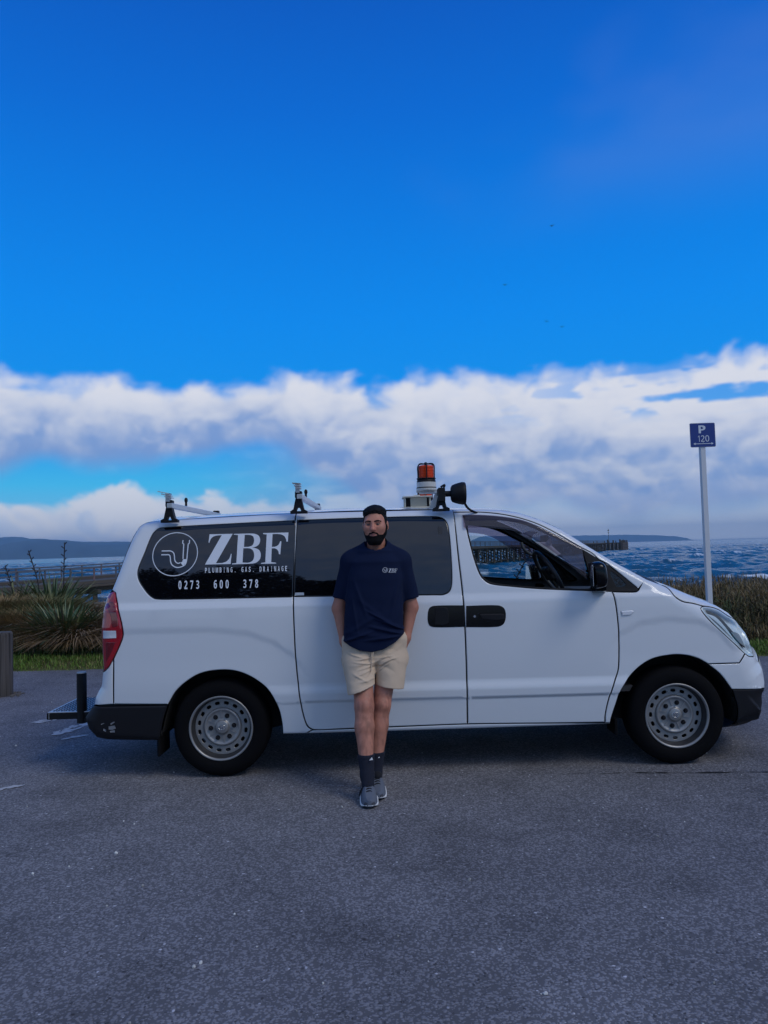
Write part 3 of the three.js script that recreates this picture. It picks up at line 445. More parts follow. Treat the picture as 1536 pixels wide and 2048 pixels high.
function B(px, py) {                                                // photograph pixel -> point of the flank
  const key = px + ',' + py; if (Bcache.has(key)) return Bcache.get(key).clone();
  const f = (dep) => { const p = at(px, py, dep); return inPoly(outline, p.x, p.y) ? dep - ZS - flank(p.x, p.y) : -1; };
  let hit = null, last = ZS - 0.06;
  for (let dep = ZS - 0.05; dep < ZS + 0.7; dep += 0.006) { if (f(dep) >= 0) { let lo = last, hi = dep; for (let k = 0; k < 14; k++) { const m = (lo + hi) / 2; if (f(m) >= 0) hi = m; else lo = m; } hit = at(px, py, hi); break; } last = dep; }
  if (!hit) {                                                       // beside the outline: take the outline itself
    let best = 1e9;
    for (let k = 0; k < outline.length; k++) { const a = outline[k], b = outline[(k + 1) % outline.length], ux = b.px - a.px, uy = b.py - a.py, t = clamp(((px - a.px) * ux + (py - a.py) * uy) / (ux * ux + uy * uy)); const d = Math.hypot(px - a.px - t * ux, py - a.py - t * uy); if (d < best) { best = d; const x = lerp(a.x, b.x, t), y = lerp(a.y, b.y, t); hit = V(x, y, -(ZS + flankBase(x, y) + lerp(a.r, b.r, t))); } }
  }
  Bcache.set(key, hit.clone()); return hit;
}
// traced outline -> smooth polygon on the flank; [x, y, 1] marks a sharp corner
function trace(pts, step = 0.012, closed = true) {
  const P = pts.map(([a, b, s]) => { const p = B(a, b); return { x: p.x, y: p.y, s }; }), n = P.length, out = [];
  for (let k = 0; k < (closed ? n : n - 1); k++) {
    const p1 = P[k], p2 = P[(k + 1) % n], p0 = p1.s ? { x: 2 * p1.x - p2.x, y: 2 * p1.y - p2.y } : P[(k - 1 + n) % n], p3 = p2.s ? { x: 2 * p2.x - p1.x, y: 2 * p2.y - p1.y } : P[(k + 2) % n];
    const L = Math.hypot(p2.x - p1.x, p2.y - p1.y), m = Math.max(1, Math.round(L / step));
    // centripetal-like tangents keep the curve from overshooting between uneven points
    const l0 = Math.max(1e-6, Math.hypot(p1.x - p0.x, p1.y - p0.y)), l2 = Math.max(1e-6, Math.hypot(p3.x - p2.x, p3.y - p2.y));
    const T = (a, b, la, lb) => { const tx = (b.x - a.x) / (la + lb), ty = (b.y - a.y) / (la + lb); return [tx * L, ty * L]; };
    const t1 = T(p0, p2, l0, L), t2 = T(p1, p3, L, l2);
    for (let i = 0; i < m; i++) {
      const t = i / m, a = 2 * t ** 3 - 3 * t * t + 1, b = t ** 3 - 2 * t * t + t, c = -2 * t ** 3 + 3 * t * t, d = t ** 3 - t * t;
      out.push({ x: a * p1.x + b * t1[0] + c * p2.x + d * t2[0], y: a * p1.y + b * t1[1] + c * p2.y + d * t2[1] });
    }
  }
  return out;
}
const area2 = (P) => { let s = 0; for (let i = 0, j = P.length - 1; i < P.length; j = i++) s += P[j].x * P[i].y - P[i].x * P[j].y; return s / 2; };
function shrink(P, g) {                                             // moves a polygon's rim inwards by g (outwards where g < 0)
  const s = Math.sign(area2(P)), n = P.length;
  return P.map((p, i) => { const a = P[(i - 1 + n) % n], b = P[(i + 1) % n]; let nx = -(b.y - a.y), ny = b.x - a.x; const l = Math.hypot(nx, ny) || 1; return { x: p.x + s * g * nx / l, y: p.y + s * g * ny / l }; });
}
function delaunay(pts) {                                            // sweep Bowyer-Watson
  const n = pts.length, order = [...pts.keys()].sort((a, b) => pts[a].x - pts[b].x);
  let x0 = 1e9, x1 = -1e9, y0 = 1e9, y1 = -1e9; for (const p of pts) { x0 = Math.min(x0, p.x); x1 = Math.max(x1, p.x); y0 = Math.min(y0, p.y); y1 = Math.max(y1, p.y); }
  const D = Math.max(x1 - x0, y1 - y0) * 20, all = [...pts, { x: (x0 + x1) / 2 - D, y: y0 - D }, { x: (x0 + x1) / 2, y: y1 + D }, { x: (x0 + x1) / 2 + D, y: y0 - D }];
  const circ = (i, j, k) => { const a = all[i], b = all[j], c = all[k], d = 2 * (a.x * (b.y - c.y) + b.x * (c.y - a.y) + c.x * (a.y - b.y)), A = a.x * a.x + a.y * a.y, Bq = b.x * b.x + b.y * b.y, Cq = c.x * c.x + c.y * c.y; const x = (A * (b.y - c.y) + Bq * (c.y - a.y) + Cq * (a.y - b.y)) / d, y = (A * (c.x - b.x) + Bq * (a.x - c.x) + Cq * (b.x - a.x)) / d; return { i, j, k, x, y, r: (a.x - x) ** 2 + (a.y - y) ** 2 }; };
  let open = [circ(n, n + 1, n + 2)]; const done = [];
  for (const q of order) {
    const p = all[q], edges = new Map(), keep = [];
    for (const t of open) {
      const dx = p.x - t.x; if (dx > 0 && dx * dx > t.r) { done.push(t); continue; }
      const dy = p.y - t.y; if (dx * dx + dy * dy - t.r > 1e-14) { keep.push(t); continue; }
      for (const [a, b] of [[t.i, t.j], [t.j, t.k], [t.k, t.i]]) { const key = a < b ? a * 1e6 + b : b * 1e6 + a; if (edges.has(key)) edges.set(key, null); else edges.set(key, [a, b]); }
    }
    open = keep; for (const e of edges.values()) if (e) open.push(circ(e[0], e[1], q));
  }
  return [...done, ...open].filter((t) => t.i < n && t.j < n && t.k < n);
}
// a skin panel of the flank inside polygon P, minus holes, with rounded rim and a folded edge
function panel(P, { holes = [], lift = 0, h = 0.03, fold = 0.02, round = 0.005, surf = flank } = {}) {
  const rims = [P, ...holes], pts = [], on = [];
  const dist = (x, y) => { let b = 1e9; for (const R of rims) for (let i = 0, j = R.length - 1; i < R.length; j = i++) { const ux = R[i].x - R[j].x, uy = R[i].y - R[j].y, L = ux * ux + uy * uy || 1e-12, t = clamp(((x - R[j].x) * ux + (y - R[j].y) * uy) / L); const d = (x - R[j].x - t * ux) ** 2 + (y - R[j].y - t * uy) ** 2; if (d < b) b = d; } return Math.sqrt(b); };
  const inside = (x, y) => inPoly(P, x, y) && !holes.some((H) => inPoly(H, x, y));
  for (const R of rims) for (const p of R) { pts.push({ x: p.x + 1e-7 * Math.sin(pts.length * 7.1), y: p.y + 1e-7 * Math.cos(pts.length * 3.3) }); on.push(true); }
  const nRim = pts.length;
  rims.forEach((R, k) => { for (const d of [round * 0.45, round * 1.2, round * 3.2]) { const S = shrink(R, k ? -d : d); S.forEach((p, i) => { if ((i % (d > round * 2 ? 2 : 1)) === 0 && inside(p.x, p.y) && dist(p.x, p.y) > d * 0.85) { pts.push({ x: p.x, y: p.y }); on.push(false); } }); } });
  let x0 = 1e9, x1 = -1e9, y0 = 1e9, y1 = -1e9; for (const p of P) { x0 = Math.min(x0, p.x); x1 = Math.max(x1, p.x); y0 = Math.min(y0, p.y); y1 = Math.max(y1, p.y); }
  let row = 0;
  for (let y = y0 + h * 0.5; y < y1; y += h * 0.55, row++) for (let x = x0 + (row % 2) * h * 0.5; x < x1; x += h) { const jx = x + 1e-4 * Math.sin(x * 999 + y * 77), jy = y + 1e-4 * Math.cos(x * 533 - y * 91); if (inside(jx, jy) && dist(jx, jy) > Math.max(round * 3.4, h * 0.35)) { pts.push({ x: jx, y: jy }); on.push(false); } }
  const tri = delaunay(pts).filter((t) => { const cx = (pts[t.i].x + pts[t.j].x + pts[t.k].x) / 3, cy = (pts[t.i].y + pts[t.j].y + pts[t.k].y) / 3; return inside(cx, cy); });
  const zOf = (x, y, d) => { const q = d < round ? 1 - d / round : 0; return -(ZS + surf(x, y) - lift + round * (1 - Math.sqrt(Math.max(0, 1 - q * q)))); };
  const pos = [], nor = [], idx = [];
  pts.forEach((p, i) => {
    const d = on[i] ? 0 : dist(p.x, p.y), e = 0.004;
    pos.push(p.x, p.y, zOf(p.x, p.y, d));
    const gx = (surf(p.x + e, p.y) - surf(p.x - e, p.y)) / (2 * e), gy = (surf(p.x, p.y + e) - surf(p.x, p.y - e)) / (2 * e);
    let n = V(gx, gy, 1);
    if (d < round) { const f = 0.002, dx = (dist(p.x + f, p.y) - dist(p.x - f, p.y)) / (2 * f), dy = (dist(p.x, p.y + f) - dist(p.x, p.y - f)) / (2 * f), q = 1 - d / round, k = Math.min(2.5, q / Math.sqrt(Math.max(0.1, 1 - q * q))); n.x -= k * dx; n.y -= k * dy; }
    n.normalize(); nor.push(n.x, n.y, n.z);
  });
  for (const t of tri) { const a = pts[t.i], b = pts[t.j], c = pts[t.k]; if ((b.x - a.x) * (c.y - a.y) - (b.y - a.y) * (c.x - a.x) > 0) idx.push(t.i, t.j, t.k); else idx.push(t.i, t.k, t.j); }
  if (fold > 0) {                                                   // folded edge going inwards
    let at0 = 0;
    rims.forEach((R, k) => {
      const n = R.length, base = pos.length / 3, s = Math.sign(area2(R)) * (k ? -1 : 1);
      for (let i = 0; i < n; i++) { const p = R[i], a = R[(i - 1 + n) % n], b = R[(i + 1) % n]; let nx = (b.y - a.y) * s, ny = -(b.x - a.x) * s; const l = Math.hypot(nx, ny) || 1; const z = zOf(p.x, p.y, 0); pos.push(p.x, p.y, z, p.x, p.y, z - fold); nor.push(nx / l, ny / l, 0, nx / l, ny / l, 0); }
      for (let i = 0; i < n; i++) { const a = base + 2 * i, b = base + 2 * ((i + 1) % n); idx.push(a, a + 1, b, b, a + 1, b + 1); }
      at0 += n;
    });
  }
  const g = new THREE.BufferGeometry(); g.setAttribute('position', new THREE.Float32BufferAttribute(pos, 3)); g.setAttribute('normal', new THREE.Float32BufferAttribute(nor, 3));
  const uv = []; for (let i = 0; i < pos.length; i += 3) uv.push(pos[i], pos[i + 1]); g.setAttribute('uv', new THREE.Float32BufferAttribute(uv, 2)); g.setIndex(idx); return g;
}
function mirrored(g) { const m = g.clone(), p = m.attributes.position, n = m.attributes.normal; for (let i = 0; i < p.count; i++) { p.setZ(i, 2 * ZC - p.getZ(i)); n.setZ(i, -n.getZ(i)); } const ix = m.index.array; for (let i = 0; i < ix.length; i += 3) { const t = ix[i]; ix[i] = ix[i + 1]; ix[i + 1] = t; } return m; }

const van = thing('van', 'white cargo van with dark tinted side windows, roof racks and white lettering', 'van', vanPos);
const both = (name, geo, mat, label, farLabel) => { const f = mirrored(geo); const a = part(van, name, geo, mat, label); part(van, name, f, mat); return a; };

// traced pieces
const T = {};
T.rearWin = [[322, 1055.6], [314, 1059], [304, 1070], [289, 1106], [275.5, 1141], [277, 1159], [288, 1178], [299, 1191], [311, 1198, 0], [353, 1198.6], [470, 1196.5], [585.5, 1194, 1], [592, 1041, 1], [470, 1047]];
T.slideWin = [[594.5, 1040.5, 1], [587.5, 1193.5, 1], [740, 1191.5], [870, 1190], [887, 1189.5], [899, 1183], [903.5, 1168], [902.6, 1118], [896.5, 1054], [889, 1039], [872, 1033.2], [740, 1035.5]];
T.doorWin = [[926, 1031, 1], [932, 1054], [938, 1080], [948, 1118], [959, 1148], [968, 1160], [981, 1168], [1020, 1173], [1080, 1178], [1180, 1182], [1224, 1183.5, 1], [1272, 1183], [1277, 1179], [1274, 1174], [1215, 1130], [1163, 1098], [1109, 1070], [1052, 1044], [1009, 1035], [960, 1031]];
T.quarter = [[593, 1020, 1], [586.5, 1194, 1], [588, 1260], [592, 1326], [599.5, 1397], [607, 1432], [615, 1453], [624, 1460, 1], [612, 1468.5, 1], [566, 1468, 1], [564, 1447.5], [556.6, 1416], [537, 1381], [506, 1356], [474.5, 1343], [443, 1340], [404, 1346], [377, 1360], [353, 1381], [336, 1409, 1], [227, 1408.5, 1], [227, 1358], [227, 1318, 1], [242, 1284], [246, 1266.6], [241, 1239], [233.5, 1202], [231, 1186, 1], [224, 1180, 1], [238, 1145], [252, 1108], [267, 1073], [279, 1054], [291, 1046], [314, 1041], [361, 1037, 1]];
T.slide = [[593.5, 1020, 1], [587, 1194, 1], [588.5, 1260], [592.5, 1326], [600, 1397], [607.5, 1432], [615.5, 1452], [628, 1459.5], [680, 1458], [790, 1453.5], [934.5, 1448, 1], [932, 1320], [926, 1198], [916, 1110], [905, 1014, 1]];
T.door = [[906.5, 1024.5, 1], [917, 1110], [927, 1198], [933, 1320], [935.5, 1448, 1], [1130, 1446], [1209.5, 1444.6, 1], [1210.6, 1428.7], [1217, 1399.6], [1228, 1368], [1236, 1341.5], [1238, 1299], [1237, 1257], [1232, 1212], [1225, 1184.5, 1], [1277, 1180, 1], [1215, 1127.5, 1], [1198, 1119, 1], [1184, 1106], [1162, 1094.6], [1080.5, 1050], [1023, 1032], [966, 1024.6]];
T.pillar = [[906, 1014, 1], [906.5, 1024, 1], [966, 1024], [1023, 1031.4], [1080.5, 1049.5], [1162, 1094], [1184, 1105.5], [1198, 1118.5, 1], [1215, 1127, 1], [1277, 1177, 1], [1291, 1152, 1], [1224, 1118], [1166, 1082], [1123, 1055], [1080, 1035], [1037, 1021], [995, 1014]];
T.fender = [[1225.5, 1184, 1], [1272, 1184], [1278, 1180, 1], [1287, 1156, 1], [1320, 1166, 1], [1335, 1176], [1349, 1192], [1365, 1203], [1386, 1207], [1405, 1212, 1], [1402, 1218], [1415, 1236], [1442, 1262], [1473, 1291], [1490, 1307, 1], [1479, 1326, 1], [1417, 1328, 1], [1394, 1316], [1368, 1310], [1341.5, 1310], [1302, 1319], [1270, 1341.5], [1243.7, 1378.5], [1232, 1407.6], [1223, 1435], [1220, 1446, 1], [1210.5, 1446, 1], [1211, 1428.7], [1217.5, 1399.6], [1228.5, 1368], [1236.5, 1341.5], [1238.5, 1299], [1237.5, 1257], [1232.5, 1212]];
T.hoodEdge = [[1318, 1160, 1], [1335.5, 1175.5], [1349.5, 1191.5], [1365.5, 1202.4], [1386, 1206.3], [1405, 1211.3], [1421, 1213.6], [1438, 1219.2], [1458, 1232.2], [1472, 1235, 1], [1454, 1214], [1429, 1203], [1394, 1188], [1344, 1167]];
T.lamp = [[1404, 1214], [1421, 1214.5], [1438, 1220], [1458, 1233], [1470, 1236, 1], [1484, 1257], [1500, 1287], [1508, 1313, 1], [1497, 1312], [1473.6, 1291], [1442, 1262], [1416, 1236], [1403, 1219]];
T.bumper = [[1417.5, 1328.6, 1], [1479.5, 1326.6, 1], [1491, 1308, 1], [1497.5, 1313], [1510, 1314, 1], [1519, 1327], [1528, 1355], [1529, 1375.5, 1], [1464, 1378.5, 1], [1442, 1349]];
T.bumperLow = [[1464.5, 1379, 1], [1529, 1376, 1], [1524, 1388], [1524, 1405], [1522, 1424], [1512, 1440, 1], [1463, 1450, 1], [1474, 1440], [1475, 1415]];
T.sill = [[612, 1469, 1], [625, 1461, 1], [680, 1459], [790, 1454.5], [934, 1449], [1130, 1447], [1220, 1446.4, 1], [1220, 1448, 1], [934, 1457.5, 1], [790, 1461.5, 1]];
T.corner = [[226.3, 1318, 1], [226.3, 1408, 1], [189, 1409, 1], [192, 1393], [203, 1369], [206, 1345], [209, 1343.5, 1], [217, 1335]];
T.rearBump = [[189, 1410, 1], [336, 1410, 1], [327, 1440], [322, 1480.5, 1], [220, 1480], [196, 1474], [179, 1456], [172, 1432]];
T.tail = [[227.5, 1183], [217, 1190], [210, 1212], [206, 1236], [203.5, 1261], [205, 1294], [208, 1343, 1], [217, 1334], [230, 1310], [241.4, 1284], [245.4, 1266.6], [240.6, 1239], [233, 1202], [231, 1186]];
const P = {}; for (const k in T) P[k] = trace(T[k]);
const GAP = 0.0036;
both('rear_quarter_panel', panel(shrink(P.quarter, GAP), { holes: [shrink(P.rearWin, -0.003)] }), M.paint);
both('sliding_door', panel(shrink(P.slide, GAP), { holes: [shrink(P.slideWin, -0.003)] }), M.paint);
both('front_door', panel(shrink(P.door, GAP), { holes: [shrink(P.doorWin, -0.002)] }), M.paint);
both('windscreen_pillar', panel(shrink(P.pillar, 0.0018), {}), M.paint);
both('front_fender', panel(shrink(P.fender, GAP), {}), M.paint);
both('bonnet_edge', panel(shrink(P.hoodEdge, 0.002), { h: 0.015 }), M.paint);
both('front_bumper', panel(shrink(P.bumper, 0.002), { h: 0.02 }), M.paint);
both('bumper_skirt', panel(shrink(P.bumperLow, 0.0015), { h: 0.02, lift: 0.004 }), M.trim, 'black lower front bumper');
both('sill', panel(shrink(P.sill, 0.0012), { h: 0.02, round: 0.004 }), M.paint);
both('rear_bumper_corner', panel(shrink(P.corner, 0.002), { h: 0.02 }), M.paint);
both('rear_bumper', panel(shrink(P.rearBump, 0.002), { h: 0.02, lift: 0.012, fold: 0.05, round: 0.012 }), M.trim, 'black plastic rear bumper');
both('rear_side_window', panel(shrink(P.rearWin, 0.002), { lift: -0.003, round: 0.004, h: 0.02 }), M.privacy, 'dark tinted rear side window with white lettering');
both('sliding_door_window', panel(shrink(P.slideWin, 0.003), { lift: -0.003, round: 0.004, h: 0.02 }), M.privacy, 'dark tinted sliding door window');
{
  const tail = both('tail_lamp', panel(shrink(P.tail, 0.0015), { lift: 0.010, h: 0.014, round: 0.010 }), M.tailRed, 'tall red tail lamp');
  part(tail, 'reflector', panel(trace([[207, 1261, 1], [233, 1261, 1], [233.5, 1276, 1], [207, 1276.5, 1]], 0.006), { lift: 0.0125, h: 0.012, round: 0.003, fold: 0.006 }), M.lens);
  part(tail, 'lamp_insert', panel(trace([[214, 1208, 1], [226, 1203], [234, 1225], [237, 1252, 1], [226, 1254], [222, 1232]], 0.006), { lift: 0.0115, h: 0.012, round: 0.003, fold: 0.004 }), M.tailDark);
  part(tail, 'lamp_insert', panel(trace([[212, 1284, 1], [232, 1284, 1], [224, 1304], [213, 1324, 1]], 0.006), { lift: 0.0115, h: 0.012, round: 0.003, fold: 0.004 }), M.tailDark);
}
{
  // headlamp: silver bowl set back, reflector cones, clear cover
  const deep = (x, y) => flank(x, y) + 0.05 * sstep(0, 0.05, (() => { let b = 1; for (const p of P.lamp) b = Math.min(b, Math.hypot(p.x - x, p.y - y)); return b; })());
  const hl = both('headlamp', panel(shrink(P.lamp, 0.002), { surf: deep, h: 0.014, lift: -0.003, round: 0.004 }), M.lens, 'slanted clear headlamp');
  part(hl, 'lamp_cover', panel(shrink(P.lamp, 0.003), { h: 0.018, lift: 0.003, round: 0.004, fold: 0 }), M.glass);
  const inside = (x, y) => flank(x, y) + 0.012;
  part(hl, 'lamp_bezel', panel(trace([[1412, 1227, 1], [1440, 1250], [1470, 1282], [1492, 1304, 1], [1470, 1278], [1450, 1252], [1432, 1234]], 0.008), { surf: inside, h: 0.012, lift: 0, round: 0.003, fold: 0.03 }), M.lens);
  part(hl, 'lamp_bezel', panel(trace([[1462, 1264, 1], [1478, 1268], [1492, 1296, 1], [1478, 1284]], 0.006), { surf: inside, h: 0.012, lift: 0.004, round: 0.003, fold: 0.03 }), std(0.22, 0.23, 0.25, 0.3));
}
// inner lining, panel gap shade put into its dark colour, pierced by the cab window and the wheel arches
const archR = trace([[566, 1475, 1], [564, 1447.5], [556.6, 1416], [537, 1381], [506, 1356], [474.5, 1343], [443, 1340], [404, 1346], [377, 1360], [353, 1381], [336, 1409], [326, 1440], [322, 1485, 1]], 0.012, false);
const archF = trace([[1220, 1452, 1], [1223, 1435], [1232, 1407.6], [1243.7, 1378.5], [1270, 1341.5], [1302, 1319], [1341.5, 1310], [1368, 1310], [1394, 1316], [1417, 1328], [1442, 1349], [1464, 1378.5], [1474, 1410], [1470, 1452, 1]], 0.012, false);
{
  const shell = [[190, 1440], [192, 1409], [204, 1369], [207, 1261], [224, 1184], [267, 1076], [291, 1049], [361, 1042], [594, 1029], [800, 1022], [905, 1022], [995, 1023], [1037, 1029], [1080, 1043], [1166, 1090], [1224, 1125], [1284, 1158], [1330, 1180], [1390, 1208], [1440, 1230], [1480, 1275], [1500, 1320], [1510, 1360], [1508, 1420], [1476, 1440], [1474, 1410], [1464, 1378.5], [1442, 1349], [1417, 1328], [1394, 1316], [1368, 1310], [1341.5, 1310], [1302, 1319], [1270, 1341.5], [1243.7, 1378.5], [1232, 1407.6], [1223, 1435], [1218, 1447], [900, 1457], [568, 1467], [564, 1447.5], [556.6, 1416], [537, 1381], [506, 1356], [474.5, 1343], [443, 1340], [404, 1346], [377, 1360], [353, 1381], [336, 1409], [326, 1440], [322, 1476], [220, 1474]].map(([a, b]) => [a, b, 1]);
  both('gap_shade_lining', panel(shrink(trace(shell, 0.03), 0.004), { holes: [P.doorWin], lift: -0.03, h: 0.06, fold: 0.02, round: 0.002 }), M.cabin);
}

// ---- roof, windscreen, bonnet, nose and tail: sheets that run across the van between the two flanks
function densify(pts) { const out = []; const n = pts.length; for (let k = 0; k < n - 1; k++) { const p0 = pts[Math.max(0, k - 1)], p1 = pts[k], p2 = pts[k + 1], p3 = pts[Math.min(n - 1, k + 2)]; const m = Math.max(2, Math.round(Math.hypot(p2.x - p1.x, p2.y - p1.y) / 0.03)); for (let i = 0; i < m; i++) { const t = i / m, f = (a, b, c, d) => 0.5 * (2 * b + (c - a) * t + (2 * a - 5 * b + 4 * c - d) * t * t + (3 * b - a - 3 * c + d) * t ** 3); out.push({ x: f(p0.x, p1.x, p2.x, p3.x), y: f(p0.y, p1.y, p2.y, p3.y), r: lerp(p1.r, p2.r, t) }); } } out.push(pts[n - 1]); return out; }
function across(i0, i1, bulge, { sFrom = -1, sTo = 1, drop = 0, trim0 = 0, trim1 = 0, k = 2.2, n = 40 } = {}) {
  let E = densify(outline.slice(i0, i1 + 1)); E = E.slice(trim0, E.length - trim1);
  const rows = E.length, pos = [], uv = [], idx = [];
  E.forEach((p, a) => {
    const q = E[Math.max(0, a - 1)], s = E[Math.min(rows - 1, a + 1)]; let nx = -(s.y - q.y), ny = s.x - q.x; const l = Math.hypot(nx, ny); nx /= l; ny /= l;
    const half = HALF - (flankBase(p.x, p.y) + p.r), b = typeof bulge === 'function' ? bulge(a / (rows - 1)) : bulge;
    for (let j = 0; j <= n; j++) { const t = lerp(sFrom, sTo, j / n), u = b * (1 - Math.abs(t) ** k) - drop; pos.push(p.x + nx * u, p.y + ny * u, ZC + half * t); uv.push(a * 0.03, t * half); }
  });
  for (let a = 0; a < rows - 1; a++) for (let j = 0; j < n; j++) { const q = a * (n + 1) + j; idx.push(q, q + 1, q + n + 1, q + 1, q + n + 2, q + n + 1); }
  const g = new THREE.BufferGeometry(); g.setAttribute('position', new THREE.Float32BufferAttribute(pos, 3)); g.setAttribute('uv', new THREE.Float32BufferAttribute(uv, 2)); g.setIndex(idx); g.computeVertexNormals(); return g;
}
const oi = (px, py) => { let b = 0, d = 1e9; OUT.forEach((o, i) => { const e = Math.hypot(o[0] - px, o[1] - py); if (e < d) { d = e; b = i; } }); return b; };
const iRearTop = oi(279, 1054), iRoof0 = oi(291, 1046), iRoof1 = oi(1037, 1026), iScreen1 = oi(1287, 1156), iHood1 = oi(1466, 1239), iNose = oi(1516, 1327), iSkirt = oi(1525, 1376);
part(van, 'tailgate', across(2, oi(224, 1180), 0.05), M.paint);
part(van, 'rear_window', across(oi(224, 1180), iRearTop, 0.05), M.privacy);
part(van, 'rear_bumper_beam', across(0, 2, 0.06), M.trim);
part(van, 'roof', across(iRearTop, iRoof1, (t) => 0.05 - 0.015 * t, { n: 60 }), M.paint);
part(van, 'headliner', across(iRearTop + 1, iRoof1, 0.02, { drop: 0.035, sFrom: -0.97, sTo: 0.97 }), M.cabin);  // roof lining coloured dark to stand for shade in the cab
part(van, 'windscreen', across(iRoof1, iScreen1, (t) => 0.035, { sFrom: -0.985, sTo: 0.985 }), M.tinted, 'raked windscreen');
part(van, 'cowl', across(iScreen1, iScreen1 + 1, 0.06), M.trim);
part(van, 'bonnet', across(iScreen1 + 1, iHood1, (t) => 0.045), M.paint, 'short sloping bonnet');
part(van, 'grille', across(iHood1, iNose, (t) => 0.075 + 0.09 * t, { sFrom: -0.55, sTo: 0.55 }), M.trim);
for (const [a, b] of [[-1, -0.55], [0.55, 1]]) part(van, 'nose_panel', across(iHood1, iNose, (t) => 0.075 + 0.09 * t, { sFrom: a, sTo: b, n: 16 }), M.paint);
part(van, 'nose_bumper', across(iNose, iSkirt, 0.17), M.paint);
part(van, 'nose_skirt', across(iSkirt, iSkirt + 5, 0.15), M.trim);
// underbody, axles, exhaust
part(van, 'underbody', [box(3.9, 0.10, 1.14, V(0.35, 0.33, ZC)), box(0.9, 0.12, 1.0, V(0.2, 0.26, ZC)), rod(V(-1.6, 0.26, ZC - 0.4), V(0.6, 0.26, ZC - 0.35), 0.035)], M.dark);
const wheelAt = [at(442.5, 1458, ZS + 0.06), at(1353.5, 1430, ZS + 0.06)];
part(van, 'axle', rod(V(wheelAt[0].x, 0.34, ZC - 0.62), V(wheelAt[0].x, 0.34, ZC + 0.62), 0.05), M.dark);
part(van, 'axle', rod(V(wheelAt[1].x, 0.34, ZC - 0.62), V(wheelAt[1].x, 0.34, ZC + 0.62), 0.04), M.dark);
// wheel housings
for (const A of [archR, archF]) for (const side of [1, -1]) {
  const pos = [], idx = []; const n = A.length, cx = (A[0].x + A[n - 1].x) / 2, top = Math.max(...A.map((p) => p.y));
  for (const p of A) for (const dz of [0.012, 0.34]) pos.push(p.x, p.y, side > 0 ? -(ZS + flankBase(p.x, p.y) + dz) : 2 * ZC + ZS + flankBase(p.x, p.y) + dz);
  for (let i = 0; i < n - 1; i++) idx.push(2 * i, 2 * i + 1, 2 * i + 2, 2 * i + 1, 2 * i + 3, 2 * i + 2);
  const c = pos.length / 3; pos.push(cx, 0.2, side > 0 ? -(ZS + 0.34) : 2 * ZC + ZS + 0.34); for (let i = 0; i < n - 1; i++) idx.push(2 * i + 1, 2 * i + 3, c);
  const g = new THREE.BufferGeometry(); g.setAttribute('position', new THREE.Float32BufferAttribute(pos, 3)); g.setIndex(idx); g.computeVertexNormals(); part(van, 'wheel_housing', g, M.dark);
}
// mud flaps
part(van, 'mud_flap', box(0.025, 0.30, 0.24, at(327, 1462, ZS + 0.16), 0.008), M.rubber);
part(van, 'mud_flap', box(0.02, 0.11, 0.2, at(1224, 1448, ZS + 0.16), 0.006), M.rubber);

